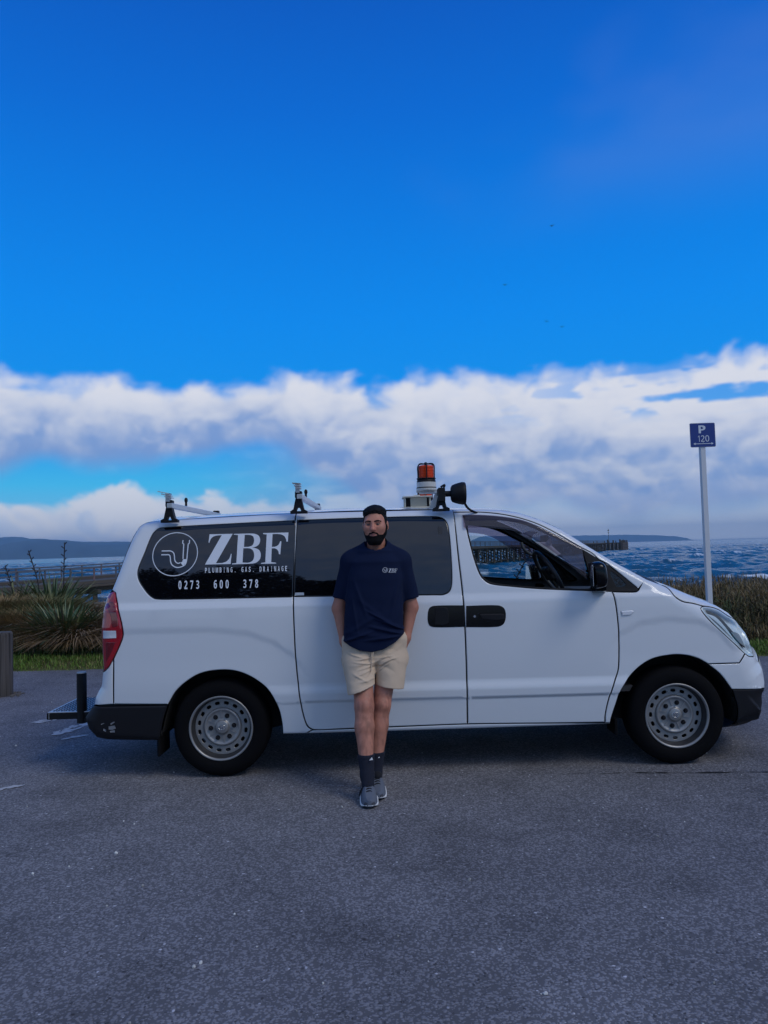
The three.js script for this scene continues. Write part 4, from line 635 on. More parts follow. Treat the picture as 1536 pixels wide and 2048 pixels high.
// ---- wheels: steel rims with slots, six nuts and a centre cap
function makeWheel(c, side, turn) {
  const w = sub(van, 'wheel'), R = 0.338, m = new THREE.Matrix4().makeTranslation(c.x, c.y, c.z).multiply(new THREE.Matrix4().makeRotationX(side > 0 ? Math.PI / 2 : -Math.PI / 2));
  // tyre, axis along y before turning; +y is the outer face
  part(w, 'tyre', lathe([[0.212, -0.10], [0.225, -0.105], [0.262, -0.118], [0.305, -0.112], [0.328, -0.095], [0.336, -0.07], [R, -0.03], [R, 0.03], [0.336, 0.07], [0.328, 0.095], [0.316, 0.105], [0.312, 0.104], [0.305, 0.111], [0.285, 0.116], [0.262, 0.118], [0.240, 0.112], [0.232, 0.106], [0.226, 0.105], [0.214, 0.098]], 72, m), M.rubber);
  part(w, 'rim', lathe([[0.226, 0.100], [0.224, 0.108], [0.217, 0.110], [0.210, 0.104], [0.2085, 0.097]], 72, m), M.steel);
  part(w, 'barrel', lathe([[0.2085, 0.097], [0.203, 0.080], [0.198, 0.060], [0.193, 0.040], [0.186, 0.034]], 72, m), M.steelDark);
  part(w, 'brake_drum', lathe([[0.0, -0.03], [0.17, -0.03], [0.185, -0.06], [0.19, -0.09]], 40, m), M.dark);
  const s = new THREE.Shape(); s.absarc(0, 0, 0.192, 0, Math.PI * 2); const hub = new THREE.Path(); hub.absarc(0, 0, 0.136, 0, Math.PI * 2, true); s.holes.push(hub);
  for (let k = 0; k < 16; k++) { const a = (k + 0.3) / 16 * Math.PI * 2 + turn, p = new THREE.Path(), cx = 0.166 * Math.cos(a), cy = 0.166 * Math.sin(a); for (let i = 0; i <= 12; i++) { const t = -i / 12 * Math.PI * 2, lx = 0.0125 * Math.sign(Math.cos(t)) * Math.abs(Math.cos(t)) ** 0.7, ly = 0.019 * Math.sign(Math.sin(t)) * Math.abs(Math.sin(t)) ** 0.7; const x = cx + lx * Math.cos(a) - ly * Math.sin(a), y = cy + lx * Math.sin(a) + ly * Math.cos(a); if (i) p.lineTo(x, y); else p.moveTo(x, y); } s.holes.push(p); }
  const disc = new THREE.ExtrudeGeometry(s, { depth: 0.006, bevelEnabled: true, bevelSize: 0.0015, bevelThickness: 0.0015, bevelSegments: 1, curveSegments: 48 }); disc.rotateX(-Math.PI / 2); disc.translate(0, 0.038, 0); disc.applyMatrix4(m);
  part(w, 'slotted_disc', disc, M.steel);
  part(w, 'hub_plate', lathe([[0.138, 0.040], [0.133, 0.052], [0.126, 0.060], [0.118, 0.061], [0.112, 0.055], [0.100, 0.050], [0.060, 0.052], [0.048, 0.056], [0.046, 0.066], [0.040, 0.071], [0.020, 0.074], [0, 0.075]], 56, m), M.steel);
  const ribs = [], nuts = [], wells = [];
  for (let k = 0; k < 6; k++) {
    const a = k / 6 * Math.PI * 2 + turn, b = a + Math.PI / 6;
    const nut = new THREE.CylinderGeometry(0.0095, 0.011, 0.022, 6); nut.translate(0.082, 0.062, 0); nut.rotateY(a); nut.applyMatrix4(m); part(w, 'lug_nut', nut, M.trim);
    const well = new THREE.CylinderGeometry(0.0165, 0.0165, 0.006, 18); well.translate(0.082, 0.051, 0); well.rotateY(a); well.applyMatrix4(m); wells.push(well);
    const rib = new THREE.BoxGeometry(0.05, 0.006, 0.008); rib.translate(0.085, 0.0525, 0); rib.rotateY(b); rib.applyMatrix4(m); ribs.push(rib);
  }
  part(w, 'nut_seat', wells, M.black); part(w, 'hub_rib', ribs, M.steel);
  const e = []; for (const [x, z, r] of [[-0.008, 0, 0.35], [0.008, 0, 0.35], [0, 0, 1.25]]) { const g = new THREE.BoxGeometry(0.005, 0.004, r > 1 ? 0.02 : 0.028); g.rotateY(r); g.translate(x, 0.0755, z); g.applyMatrix4(m); e.push(g); }
  const ring = new THREE.TorusGeometry(0.022, 0.0018, 6, 30); ring.rotateX(Math.PI / 2); ring.scale(1.15, 1, 0.8); ring.translate(0, 0.0745, 0); ring.applyMatrix4(m); e.push(ring);
  part(w, 'cap_emblem', e, M.chrome);
}
wheelAt.forEach((p, k) => { const y = 0.338; makeWheel(V(p.x, y, -(ZS + 0.155)), 1, k ? 0.28 : 0.1); makeWheel(V(p.x, y, 2 * ZC + ZS + 0.155), -1, 0.5); });

// ---- cab: windows, visors, mirrors, wheel, dash
{
  const q = trace([[1165, 1099, 1], [1215, 1130.5, 1], [1274, 1175], [1276, 1179.5], [1271, 1182.5], [1225, 1183, 1], [1186, 1181.5, 1], [1176, 1140]]);
  const paneHole = trace([[1219, 1146, 1], [1224, 1143], [1252, 1168], [1250, 1173], [1234, 1175, 1]], 0.006);
  const f = both('quarter_light', panel(shrink(q, 0.002), { holes: [paneHole], lift: -0.002, h: 0.025, round: 0.003, fold: 0.03 }), M.dark, 'black triangle ahead of the door window');
  part(f, 'pane', panel(shrink(paneHole, 0.001), { lift: -0.006, h: 0.03, fold: 0, round: 0.001 }), M.tinted);
  // black seals round the cab window
  const seal = panel(P.doorWin, { holes: [shrink(trace([[936, 1056], [941, 1080], [951, 1118], [962, 1147], [971, 1158], [983, 1165], [1020, 1170], [1080, 1174.5], [1180, 1178], [1186, 1172, 1], [1166, 1103, 1], [1109, 1075], [1052, 1050], [1009, 1041], [960, 1037], [938, 1037, 1]]), 0)], lift: -0.006, h: 0.03, round: 0.003, fold: 0.03 });
  both('window_seal', seal, M.black);
  // smoked wind deflector along the top of the window
  const vis = trace([[924.5, 1029.5, 1], [927.5, 1055.5, 1], [974, 1055.5], [1023, 1060.5], [1052, 1070], [1092, 1094], [1130, 1122], [1158, 1146], [1173, 1158, 1], [1163.5, 1096.5, 1], [1109, 1068.5], [1052, 1042.5], [1009, 1033.5], [960, 1029.5]]);
  both('wind_deflector', panel(vis, { lift: 0.022, h: 0.03, round: 0.012, fold: 0.004 }), M.smoke, 'smoked wind deflector over the cab window');
  // far window pane, wound a little down
  const farPane = panel(trace([[940, 1072, 1], [951, 1118], [962, 1147], [971, 1158], [983, 1165], [1020, 1170], [1080, 1174.5], [1180, 1178, 1], [1166, 1120, 1], [1109, 1092], [1060, 1074], [1000, 1064]]), { lift: -0.02, h: 0.05, fold: 0, round: 0.001 });
  part(van, 'side_window', mirrored(farPane), M.tinted, 'half lowered passenger window');
  const wf = (px, py, dep) => at(px, py, dep);
  // cabin lining
  const sw = B(1224, 1184), dashX = 1.62;
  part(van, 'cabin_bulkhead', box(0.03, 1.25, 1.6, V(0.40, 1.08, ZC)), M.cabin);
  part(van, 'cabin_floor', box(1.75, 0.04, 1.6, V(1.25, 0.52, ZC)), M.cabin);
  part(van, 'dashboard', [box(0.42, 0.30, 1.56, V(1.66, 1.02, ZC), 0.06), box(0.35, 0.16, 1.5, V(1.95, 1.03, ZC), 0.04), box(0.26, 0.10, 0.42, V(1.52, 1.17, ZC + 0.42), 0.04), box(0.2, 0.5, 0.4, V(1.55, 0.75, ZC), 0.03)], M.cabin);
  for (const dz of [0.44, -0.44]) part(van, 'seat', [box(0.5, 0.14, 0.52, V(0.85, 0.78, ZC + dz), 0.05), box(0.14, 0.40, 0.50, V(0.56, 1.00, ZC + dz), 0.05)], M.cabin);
  const sc = at(1097, 1147, ZS + 0.42), wheelPart = sub(van, 'steering_wheel');
  const turnW = new THREE.Matrix4().makeTranslation(sc.x, sc.y, sc.z).multiply(new THREE.Matrix4().makeRotationZ(0.52)).multiply(new THREE.Matrix4().makeRotationY(Math.PI / 2 + 0.06));
  const tor = new THREE.TorusGeometry(0.185, 0.016, 12, 48); tor.applyMatrix4(turnW); part(wheelPart, 'rim', tor, std(0.03, 0.03, 0.033, 0.45));
  const hubG = new RoundedBoxGeometry(0.16, 0.11, 0.05, 3, 0.02); hubG.applyMatrix4(turnW); part(wheelPart, 'hub', hubG, M.trim);
  for (const a of [0.15, Math.PI - 0.15, -Math.PI / 2]) { const g = new THREE.BoxGeometry(0.12, 0.03, 0.014); g.translate(0.115, 0, 0); g.rotateZ(a); g.applyMatrix4(turnW); part(wheelPart, 'spoke', g, M.trim); }
  part(van, 'grab_handle', tube([at(1043, 1086, ZS + 1.62), at(1048, 1098, ZS + 1.58), at(1060, 1108, ZS + 1.57), at(1075, 1110, ZS + 1.6)], 0.014), M.cabin);
  part(van, 'rear_view_mirror', box(0.03, 0.065, 0.22, V(1.30, 1.60, ZC + 0.05), 0.012), M.black);
  // door mirrors
  for (const side of [1, -1]) {
    const z = side > 0 ? -(ZS - 0.09) : 2 * ZC + ZS - 0.09, mm = sub(van, 'door_mirror'); if (side > 0) mm.userData.label = 'black door mirror';
    const c = side > 0 ? at(1192, 1150, ZS - 0.10) : V(0, 0, 0); if (side < 0) { const n = at(1064, 1147, -z); c.copy(n); }
    const hg = new THREE.SphereGeometry(1, 28, 20); const p = hg.attributes.position; for (let i = 0; i < p.count; i++) { const f = (t, e) => Math.sign(t) * Math.abs(t) ** e; p.setXYZ(i, Math.max(-0.35, f(p.getX(i), 0.7)) * 0.068, f(p.getY(i), 0.55) * 0.092, f(p.getZ(i), 0.6) * 0.095); } hg.computeVertexNormals(); hg.rotateZ(0.10); hg.translate(c.x, c.y, c.z); part(mm, 'housing', hg, M.piano);
    const face = new RoundedBoxGeometry(0.006, 0.145, 0.135, 2, 0.003); face.rotateZ(side > 0 ? 0 : -0.06); face.rotateY(side > 0 ? -0.12 : 0.30); face.translate(c.x - 0.028, c.y, c.z); part(mm, 'mirror_glass', face, M.chrome);
    part(mm, 'mirror_arm', bar(c.clone().add(V(0.02, -0.09, 0)), c.clone().add(V(0.05, -0.11, side > 0 ? -0.14 : 0.14)), 0.09, 0.04), M.piano);
  }
}
// ---- door handles in one black recess, side repeater, small catch
{
  const pl = (x0, x1, r0, r1) => [[x0 + r0, 1211.5], [x1 - r1, 1210.5], ...(r1 ? [[x1 - 4, 1216], [x1, 1230], [x1 - 4, 1247], [x1 - r1, 1253.5]] : [[x1, 1210.5, 1], [x1, 1254, 1]]), [x0 + r0, 1254.5], ...(r0 ? [[x0 + 3, 1250], [x0, 1236], [x0 + 3, 1217]] : [[x0, 1254.5, 1], [x0, 1211.5, 1]])];
  const slab = (pts, lift, name) => both(name, panel(trace(pts, 0.008), { lift, h: 0.02, round: 0.004, fold: 0.012 }), M.piano);
  const hb = slab(pl(855, 929, 13, 0).filter((p) => p), 0.003, 'handle_plate'), hf = slab(pl(932, 1012, 0, 16), 0.003, 'handle_plate');
  part(hb, 'handle', panel(trace([[870, 1215, 1], [890, 1214.5], [896, 1220], [897, 1245], [888, 1250, 1], [870, 1250, 1]], 0.006), { lift: 0.006, h: 0.02, round: 0.004, fold: 0.004 }), M.black);
  part(hf, 'handle', panel(trace([[958, 1228, 1], [980, 1227], [1008, 1227, 1], [1008, 1238], [990, 1241], [962, 1238, 1]], 0.006), { lift: 0.02, h: 0.02, round: 0.008, fold: 0.015 }), M.trim);
  const k = B(949, 1232.5); const lock = new THREE.CylinderGeometry(0.0085, 0.0085, 0.008, 18).rotateX(Math.PI / 2).translate(k.x, k.y, k.z + 0.006); part(hf, 'lock', lock, M.chrome);
  both('side_repeater', panel(trace([[1241.5, 1222, 1], [1266, 1221], [1268, 1224], [1260, 1230], [1244, 1231.5, 1]], 0.005), { lift: 0.008, h: 0.012, round: 0.006, fold: 0.008 }), M.lens);
  part(van, 'window_catch', panel(trace([[590, 1185.5, 1], [608, 1185, 1], [608, 1190.5, 1], [590, 1191, 1]], 0.005), { lift: 0.004, h: 0.02, round: 0.002, fold: 0.006 }), M.alu);
}
// ---- roof bars
function rack(px, footTop, name) {
  const g = sub(van, 'roof_bar'), d = ZS + 0.17, foot = at(px, footTop + 26, d), x = foot.x, yb = foot.y - 0.02, yt = at(px, footTop, d).y;
  for (const z of [-d, 2 * ZC + d]) {
    const s = new THREE.Shape([[-0.058, 0], [0.058, 0], [0.058, 0.014], [0.036, 0.026], [0.016, yt - yb], [-0.016, yt - yb], [-0.036, 0.026], [-0.058, 0.014]].map(([a, b]) => new THREE.Vector2(a, b)));
    s.holes.push(new THREE.Path([[-0.022, 0.012], [0.022, 0.012], [0.010, 0.042], [-0.010, 0.042]].map(([a, b]) => new THREE.Vector2(a, b)))); const fg = new THREE.ExtrudeGeometry(s, { depth: 0.05, bevelEnabled: true, bevelSize: 0.003, bevelThickness: 0.003, bevelSegments: 1 }); fg.translate(x, yb, z - 0.025); part(g, 'foot', fg, M.black);
    part(g, 'clamp', box(0.05, 0.05, 0.06, V(x, yt + 0.02, z), 0.006), M.black);
  }
  part(g, 'cross_bar', [box(0.040, 0.036, 2 * (ZS + HALF - d) + 0.10, V(x + 0.012, yt + 0.004, ZC), 0.005)], M.alu);
  return { g, x, y: yt + 0.053, z: -d };
}
const bars = [rack(340, 1013), rack(598, 995), rack(882, 990)];
bars.slice(0, 2).forEach((b, k) => {
  const tilt = k ? -0.10 : -0.22;
  for (let i = 0; i < 3; i++) { const pl = new THREE.BoxGeometry(k ? 0.060 - i * 0.012 : 0.085 - i * 0.018, 0.007, 0.07); pl.rotateZ(tilt); pl.translate(b.x - (k ? 0.008 : 0.028) + i * (k ? 0.006 : 0.016), b.y + 0.045 - i * 0.017, b.z + 0.03); part(b.g, 'end_stop', pl, i ? M.alu : M.chrome); }
  const post = new THREE.BoxGeometry(0.03, 0.06, 0.045); post.translate(b.x - 0.004, b.y + 0.01, b.z + 0.02); part(b.g, 'end_stop', post, M.alu);
  part(b.g, 'tie_pin', [rod(V(b.x + 0.01, b.y - 0.04, b.z - 0.42), V(b.x + 0.01, b.y + 0.012, b.z - 0.42), 0.009, 0.009), new THREE.SphereGeometry(0.014, 12, 8).scale(1, 1.5, 1).translate(b.x + 0.01, b.y + 0.018, b.z - 0.42)], M.black);
});
// ---- beacons, work lamp, roof vent
function beacon(px, py, depth, h, r, name) {
  const b = sub(van, 'beacon_lamp'), c = at(px, py, depth), m = new THREE.Matrix4().makeTranslation(c.x, c.y, c.z);
  part(b, 'base', lathe([[0, -0.02], [r * 1.28, -0.02], [r * 1.30, 0.0], [r * 1.22, 0.012], [r * 1.22, 0.05], [r * 1.16, 0.056], [0, 0.056]], 40, m), std(0.55, 0.54, 0.50, 0.45), name);
  part(b, 'gasket', [lathe([[r * 1.235, 0.006], [r * 1.26, 0.010], [r * 1.24, 0.016]], 40, m), lathe([[r * 1.18, 0.052], [r * 1.20, 0.060], [r * 1.10, 0.082], [0, 0.084]], 40, m)], M.black);
  part(b, 'lens', lathe([[r, 0.08], [r, 0.08 + h * 0.86], [r * 0.93, 0.08 + h * 0.97], [r * 0.7, 0.08 + h], [0, 0.08 + h]], 40, m), M.amber, 'orange beacon lens');
  for (let k = 1; k < 5; k++) { const g = new THREE.TorusGeometry(r * 1.004, 0.0022, 5, 40).rotateX(Math.PI / 2).translate(c.x, c.y + 0.08 + h * k / 5, c.z); part(b, 'lens_rib', g, M.amber); }
  part(b, 'bulb_holder', [rod(V(c.x, c.y + 0.06, c.z), V(c.x, c.y + 0.10, c.z), 0.03), rod(V(c.x, c.y + 0.1, c.z), V(c.x, c.y + 0.08 + h * 0.6, c.z), 0.02)], M.dark);
  for (let k = 0; k < 6; k++) { const a = k / 6 * Math.PI * 2 + 0.5, ux = Math.cos(a), uz = Math.sin(a), q = (rad, y) => V(c.x + ux * rad, c.y + y, c.z + uz * rad); part(b, 'cage_wire', tube([q(r * 1.14, 0.07), q(r * 1.16, 0.08 + h * 0.5), q(r * 1.15, 0.08 + h * 0.95), q(r * 0.95, 0.08 + h * 1.10), q(0.008, 0.08 + h * 1.12)], 0.0045, 20, 6), M.black); }
  part(b, 'cage_ring', [new THREE.TorusGeometry(r * 1.15, 0.0045, 6, 40).rotateX(Math.PI / 2).translate(c.x, c.y + 0.082, c.z), new THREE.SphereGeometry(0.014, 12, 8).translate(c.x, c.y + 0.08 + h * 1.12, c.z)], M.black);
  return { b, c };
}
{
  const d3 = ZS + 0.42, b1 = beacon(853, 979, d3, 0.102, 0.060, 'pale grey beacon base');
  part(b1.b, 'bracket', [box(0.17, 0.012, 0.10, V(b1.c.x + 0.03, b1.c.y - 0.026, b1.c.z), 0.004), bar(V(b1.c.x + 0.09, b1.c.y - 0.03, b1.c.z), V(b1.c.x + 0.04, b1.c.y - 0.15, b1.c.z), 0.05, 0.012, V(0, 0, 1))], M.alu);
  const b2 = beacon(851, 1016, ZS + 1.45, 0.122, 0.062);
  part(b2.b, 'bracket', [rod(V(b2.c.x, b2.c.y - 0.02, b2.c.z), V(b2.c.x, b2.c.y - 0.10, b2.c.z), 0.02)], M.black);
  // work lamp facing forwards, on the foremost bar
  const wl = sub(van, 'work_lamp'); wl.userData.label = 'black round work lamp on the foremost roof bar';
  const c = at(916, 987, ZS + 0.14), m = new THREE.Matrix4().makeTranslation(c.x, c.y, c.z).multiply(new THREE.Matrix4().makeRotationZ(-Math.PI / 2));
  part(wl, 'housing', lathe([[0, -0.052], [0.045, -0.052], [0.060, -0.044], [0.070, -0.02], [0.077, 0.005], [0.082, 0.03], [0.080, 0.048], [0.074, 0.054]], 40, m), M.black);
  part(wl, 'lens', lathe([[0.076, 0.050], [0.06, 0.056], [0, 0.062]], 40, m), M.glass); part(wl, 'reflector', lathe([[0.072, 0.048], [0.05, 0.01], [0, -0.01]], 32, m), M.chrome);
  const bx = bars[2]; part(wl, 'mount', [rod(V(bx.x + 0.03, c.y, c.z), V(c.x - 0.045, c.y, c.z), 0.022), box(0.05, 0.10, 0.05, V(bx.x + 0.005, c.y - 0.005, c.z), 0.006), tube([V(bx.x, c.y + 0.05, c.z), V(bx.x + 0.03, c.y + 0.065, c.z), V(bx.x + 0.02, c.y + 0.04, c.z)], 0.007)], M.black);
  part(wl, 'cable', tube([c.clone().add(V(0.045, -0.07, 0)), c.clone().add(V(0.065, -0.10, -0.02)), c.clone().add(V(0.10, -0.125, -0.05)), c.clone().add(V(0.14, -0.14, -0.08))], 0.009), M.black);
  // roof vent
  const v = sub(van, 'roof_vent'), vc = at(834, 1008, ZS + 0.75), rv = (w, h, d, y, r = 0.006) => box(w, h, d, V(vc.x, vc.y + y, vc.z), r);
  part(v, 'cap', [rv(0.235, 0.010, 0.26, 0.052, 0.004), rv(0.05, 0.015, 0.05, 0.063, 0.004)], M.cream, 'cream roof vent cap'); part(v, 'base', rv(0.26, 0.016, 0.26, -0.036), M.cream); part(v, 'core', box(0.13, 0.08, 0.16, V(vc.x + 0.01, vc.y + 0.008, vc.z), 0.006), M.cream);
  for (const [sx, sz] of [[-1, 1], [1, 1], [-1, -1], [1, -1]]) part(v, 'strut', box(0.012, 0.08, 0.012, V(vc.x + sx * 0.098, vc.y + 0.008, vc.z + sz * 0.1)), M.cream);
  part(v, 'grille', box(0.19, 0.07, 0.14, V(vc.x, vc.y + 0.008, vc.z)), M.trim);
}
// ---- tow step: chequer plate on a black frame with an upright post
{
  const s = sub(van, 'tow_step'), d = ZS + 0.42, a = at(104, 1431, d), b = at(178, 1437, d);
  s.userData.label = 'black tow step with chequer plate and upright post';
  part(s, 'frame', [box(b.x - a.x + 0.12, 0.048, 0.05, V((a.x + b.x) / 2 + 0.03, a.y - 0.002, a.z), 0.005), bar(V(b.x - 0.06, a.y - 0.02, a.z), V(b.x + 0.22, a.y - 0.06, a.z), 0.05, 0.05), box(b.x - a.x, 0.045, 0.05, V((a.x + b.x) / 2 - 0.01, a.y, a.z - 0.50), 0.005), bar(V(b.x + 0.0, a.y - 0.02, a.z - 0.25), V(b.x + 0.45, a.y - 0.06, a.z - 0.25), 0.07, 0.07)], M.black);
  part(s, 'end_cap', box(0.006, 0.05, 0.055, V(a.x - 0.012, a.y, a.z), 0.002), M.steel);
  part(s, 'step_plate', box(b.x - a.x + 0.10, 0.006, 0.55, V((a.x + b.x) / 2 + 0.03, a.y + 0.026, a.z - 0.25), 0.002), std(0.52, 0.54, 0.57, 0.4, { metalness: 0.4 }), 'chequer plate tread');
  const nubs = []; for (let i = 0; i < 12; i++) for (let j = 0; j < 20; j++) { const g = new THREE.BoxGeometry(0.020, 0.004, 0.006); g.rotateY((i + j) % 2 ? 0.8 : -0.8); g.translate(a.x + 0.01 + i * 0.0285, a.y + 0.031, a.z - 0.01 - j * 0.0265); nubs.push(g); } const nb = part(s, 'tread_nub', nubs, std(0.08, 0.10, 0.14, 0.4, { metalness: 0.4 })); nb.userData.kind = 'stuff';
  const p0 = at(164, 1437, d), p1 = at(163, 1346, d);
  part(s, 'post', [rod(V(p0.x, p0.y - 0.03, p0.z), V(p0.x, p1.y, p0.z), 0.036, 0.036, 24)], M.black); part(s, 'post_cap', rod(V(p0.x, p1.y - 0.003, p0.z), V(p0.x, p1.y + 0.008, p0.z), 0.036, 0.032, 24), M.steel);
  // torn sticker on the bumper
  const st = part(van, 'torn_sticker', [[[208, 1456], [214, 1459], [213, 1463], [208, 1460]], [[222, 1446], [230, 1442], [231, 1444], [223, 1449]], [[218, 1452], [231, 1450], [233, 1456], [226, 1459], [219, 1458]], [[221, 1461], [231, 1459], [231, 1464], [222, 1464]], [[203, 1447], [210, 1445], [210, 1446], [204, 1449]]].map((q) => panel(trace(q.map((z) => [...z, 1]), 0.01), { lift: 0.0145, h: 0.02, round: 0.001, fold: 0 })), std(0.20, 0.21, 0.23, 0.7));
}

// ---- white vinyl lettering on the rear window (flat, cut along its outlines, lying on the glass)
const fonts = { sans: await new FontLoader().loadAsync('fonts/droid/droid_sans_regular.typeface.json'), bold: await new FontLoader().loadAsync('fonts/droid/droid_sans_bold.typeface.json') };
function fineShape(shape, map) {                                    // splits long triangles so that the sheet can follow the curved glass
  const s = new THREE.ShapeGeometry(shape, 10), q = s.attributes.position, V2 = [], I = [];
  for (let i = 0; i < q.count; i++) V2.push(map(q.getX(i), q.getY(i)));
  let tris = []; for (let i = 0; i < s.index.count; i += 3) tris.push([s.index.getX(i), s.index.getX(i + 1), s.index.getX(i + 2)]);
  const mid = new Map(), half = (a, b) => { const k = a < b ? a + '_' + b : b + '_' + a; if (!mid.has(k)) { mid.set(k, V2.length); V2.push([(V2[a][0] + V2[b][0]) / 2, (V2[a][1] + V2[b][1]) / 2]); } return mid.get(k); }, far = (a, b) => Math.hypot(V2[a][0] - V2[b][0], V2[a][1] - V2[b][1]) > 6;
  for (let round = 0; round < 6; round++) { const next = []; let any = false; for (const t of tris) { const e = [far(t[0], t[1]), far(t[1], t[2]), far(t[2], t[0])]; if (!e[0] && !e[1] && !e[2]) { next.push(t); continue; } any = true; const l = [0, 1, 2].map((k) => Math.hypot(V2[t[k]][0] - V2[t[(k + 1) % 3]][0], V2[t[k]][1] - V2[t[(k + 1) % 3]][1])), k = l.indexOf(Math.max(...l)), a = t[k], b = t[(k + 1) % 3], c = t[(k + 2) % 3], m = half(a, b); next.push([a, m, c], [m, b, c]); } tris = next; if (!any) break; }
  const g = new THREE.BufferGeometry(); g.setAttribute('position', new THREE.Float32BufferAttribute(V2.flatMap(([a, b]) => [a, b, 0]), 3)); g.setAttribute('normal', new THREE.Float32BufferAttribute(new Float32Array(V2.length * 3), 3)); g.setAttribute('uv', new THREE.Float32BufferAttribute(new Float32Array(V2.length * 2), 2)); g.setIndex(tris.flat()); return g;
}
function onGlass(shape, map) {                                      // a flat shape laid on the flank
  const g = fineShape(shape, map), p = g.attributes.position, n = g.attributes.normal;
  for (let i = 0; i < p.count; i++) { const px = p.getX(i), py = p.getY(i), b = B(Math.round(px * 50) / 50, Math.round(py * 50) / 50); p.setXYZ(i, b.x, b.y, b.z - 0.003 + 0.0018); n.setXYZ(i, 0, 0.2, 0.98); }
  const a = g.index.array; for (let i = 0; i < a.length; i += 3) { const A = [0, 1, 2].map((k) => [p.getX(a[i + k]), p.getY(a[i + k])]); if ((A[1][0] - A[0][0]) * (A[2][1] - A[0][1]) - (A[1][1] - A[0][1]) * (A[2][0] - A[0][0]) < 0) { const t = a[i]; a[i] = a[i + 1]; a[i + 1] = t; } }
  return g;
}
const Zp = (x, y) => [290 + x / 4.955, 1050 + y / 4.955];           // the traced enlargement of the window
const shp = (pts, holes = []) => { const s = new THREE.Shape(pts.map(([a, b]) => new THREE.Vector2(a, b))); for (const h of holes) s.holes.push(new THREE.Path(h.map(([a, b]) => new THREE.Vector2(a, b)))); return s; };
const curve = (pts, n = 4) => new THREE.CatmullRomCurve3(pts.map(([a, b]) => V(a, b, 0))).getPoints(pts.length * n).map((p) => [p.x, p.y]);
const GLYPH = {
  Z: shp([[640, 92], [866, 87], [866, 92], [702, 379], [738, 378], ...curve([[770, 375], [805, 362], [835, 332], [852, 285]]), [858, 285], [848, 386], [596, 392], [596, 388], [760, 101], [732, 102], ...curve([[702, 106], [672, 118], [650, 142], [638, 175]]), [629, 173]]),
  B: shp([[880, 88], ...curve([[1040, 84], [1090, 88], [1128, 108], [1141, 150], [1128, 192], [1098, 214], [1062, 224]]), ...curve([[1100, 231], [1132, 250], [1147, 294], [1136, 342], [1098, 374], [1040, 384]]), [862, 390], [862, 382], [905, 377], [922, 99], [880, 96]], [curve([[988, 97], [1040, 99], [1070, 112], [1081, 152], [1068, 196], [1036, 214], [980, 218]]), curve([[974, 231], [1036, 232], [1068, 250], [1082, 300], [1070, 348], [1032, 372], [966, 372]])]),
  F: shp([[1170, 80], [1421, 74], [1415, 165], [1402, 165], ...curve([[1398, 140], [1380, 110], [1350, 94], [1312, 88]]), [1264, 90], [1257, 218], ...curve([[1290, 215], [1318, 200], [1332, 180], [1340, 160]]), [1351, 162], [1341, 290], [1328, 290], ...curve([[1322, 262], [1308, 242], [1284, 231]]), [1256, 231], [1250, 368], [1300, 374], [1298, 382], [1150, 384], [1150, 377], [1192, 370], [1206, 94], [1170, 90]]),
};
function stroke(pts, w, closed = false) {                           // an even line as a flat shape
  const c = new THREE.CatmullRomCurve3(pts.map(([a, b]) => V(a, b, 0)), closed), P2 = c.getSpacedPoints(Math.max(24, pts.length * 7)), L = [], R = [];
  P2.forEach((p, i) => { const a = P2[Math.max(0, i - 1)], b = P2[Math.min(P2.length - 1, i + 1)]; let nx = -(b.y - a.y), ny = b.x - a.x; const l = Math.hypot(nx, ny) || 1; L.push([p.x + nx / l * w / 2, p.y + ny / l * w / 2]); R.push([p.x - nx / l * w / 2, p.y - ny / l * w / 2]); });
  return shp([...L, ...R.reverse()]);
}
const ellipse = (cx, cy, a, b, tilt, n = 72, dir = 1) => Array.from({ length: n }, (_, k) => { const t = dir * k / n * Math.PI * 2, x = a * Math.cos(t), y = b * Math.sin(t); return [cx + x * Math.cos(tilt) - y * Math.sin(tilt), cy + x * Math.sin(tilt) + y * Math.cos(tilt)]; });
const ICON = [shp(ellipse(298, 290, 233, 210, -0.6), [ellipse(298, 290, 225, 202, -0.6, 72, -1)]),
  stroke([[165, 257], [215, 257], [255, 258], [282, 275], [291, 310], [294, 345], [306, 368], [328, 380], [350, 372]], 10), stroke([[376, 335], [380, 260], [384, 190], [384, 185]], 10), stroke([[385, 190], [374, 180], [377, 150]], 10),
  stroke([[160, 295], [205, 295], [240, 297], [250, 320], [253, 362], [270, 398], [312, 420], [360, 414], [398, 390], [413, 345], [420, 270], [428, 190]], 10), stroke([[426, 190], [438, 180], [441, 148]], 10),
  shp([[376, 340], [416, 338], [405, 372], [375, 404], [352, 374], [370, 362]])];
function charShapes(font, ch, x0, x1, y0, y1) {                     // a character fitted into a box of the enlargement; y0 is its top
  const S = font.generateShapes(ch, 100); let a = 1e9, b = -1e9, c = 1e9, d = -1e9;
  for (const s of S) for (const p of s.getPoints(6)) { a = Math.min(a, p.x); b = Math.max(b, p.x); c = Math.min(c, p.y); d = Math.max(d, p.y); }
  const full = ch === '.' ? 0.12 : 1;
  return S.map((s) => [s, (x, y) => Zp(lerp(x0, x1, (x - a) / (b - a || 1)), lerp(y1, lerp(y1, y0, full), (y - c) / (d - c || 1)))]);
}
const rowChars = (font, str, x0, x1, yl, yr, hh, wch, pitch) => { const out = []; const n = str.length; for (let k = 0; k < n; k++) { const ch = str[k]; if (ch === ' ') continue; const t = k / (n - 1), cx = lerp(x0, x1, t), top = lerp(yl, yr, t), w = ch === 'I' ? wch * 0.35 : ch === '.' ? wch * 0.4 : ch === 'M' ? wch * 1.25 : wch; out.push(...charShapes(font, ch, cx - w / 2, cx + w / 2, top, top + hh)); } return out; };
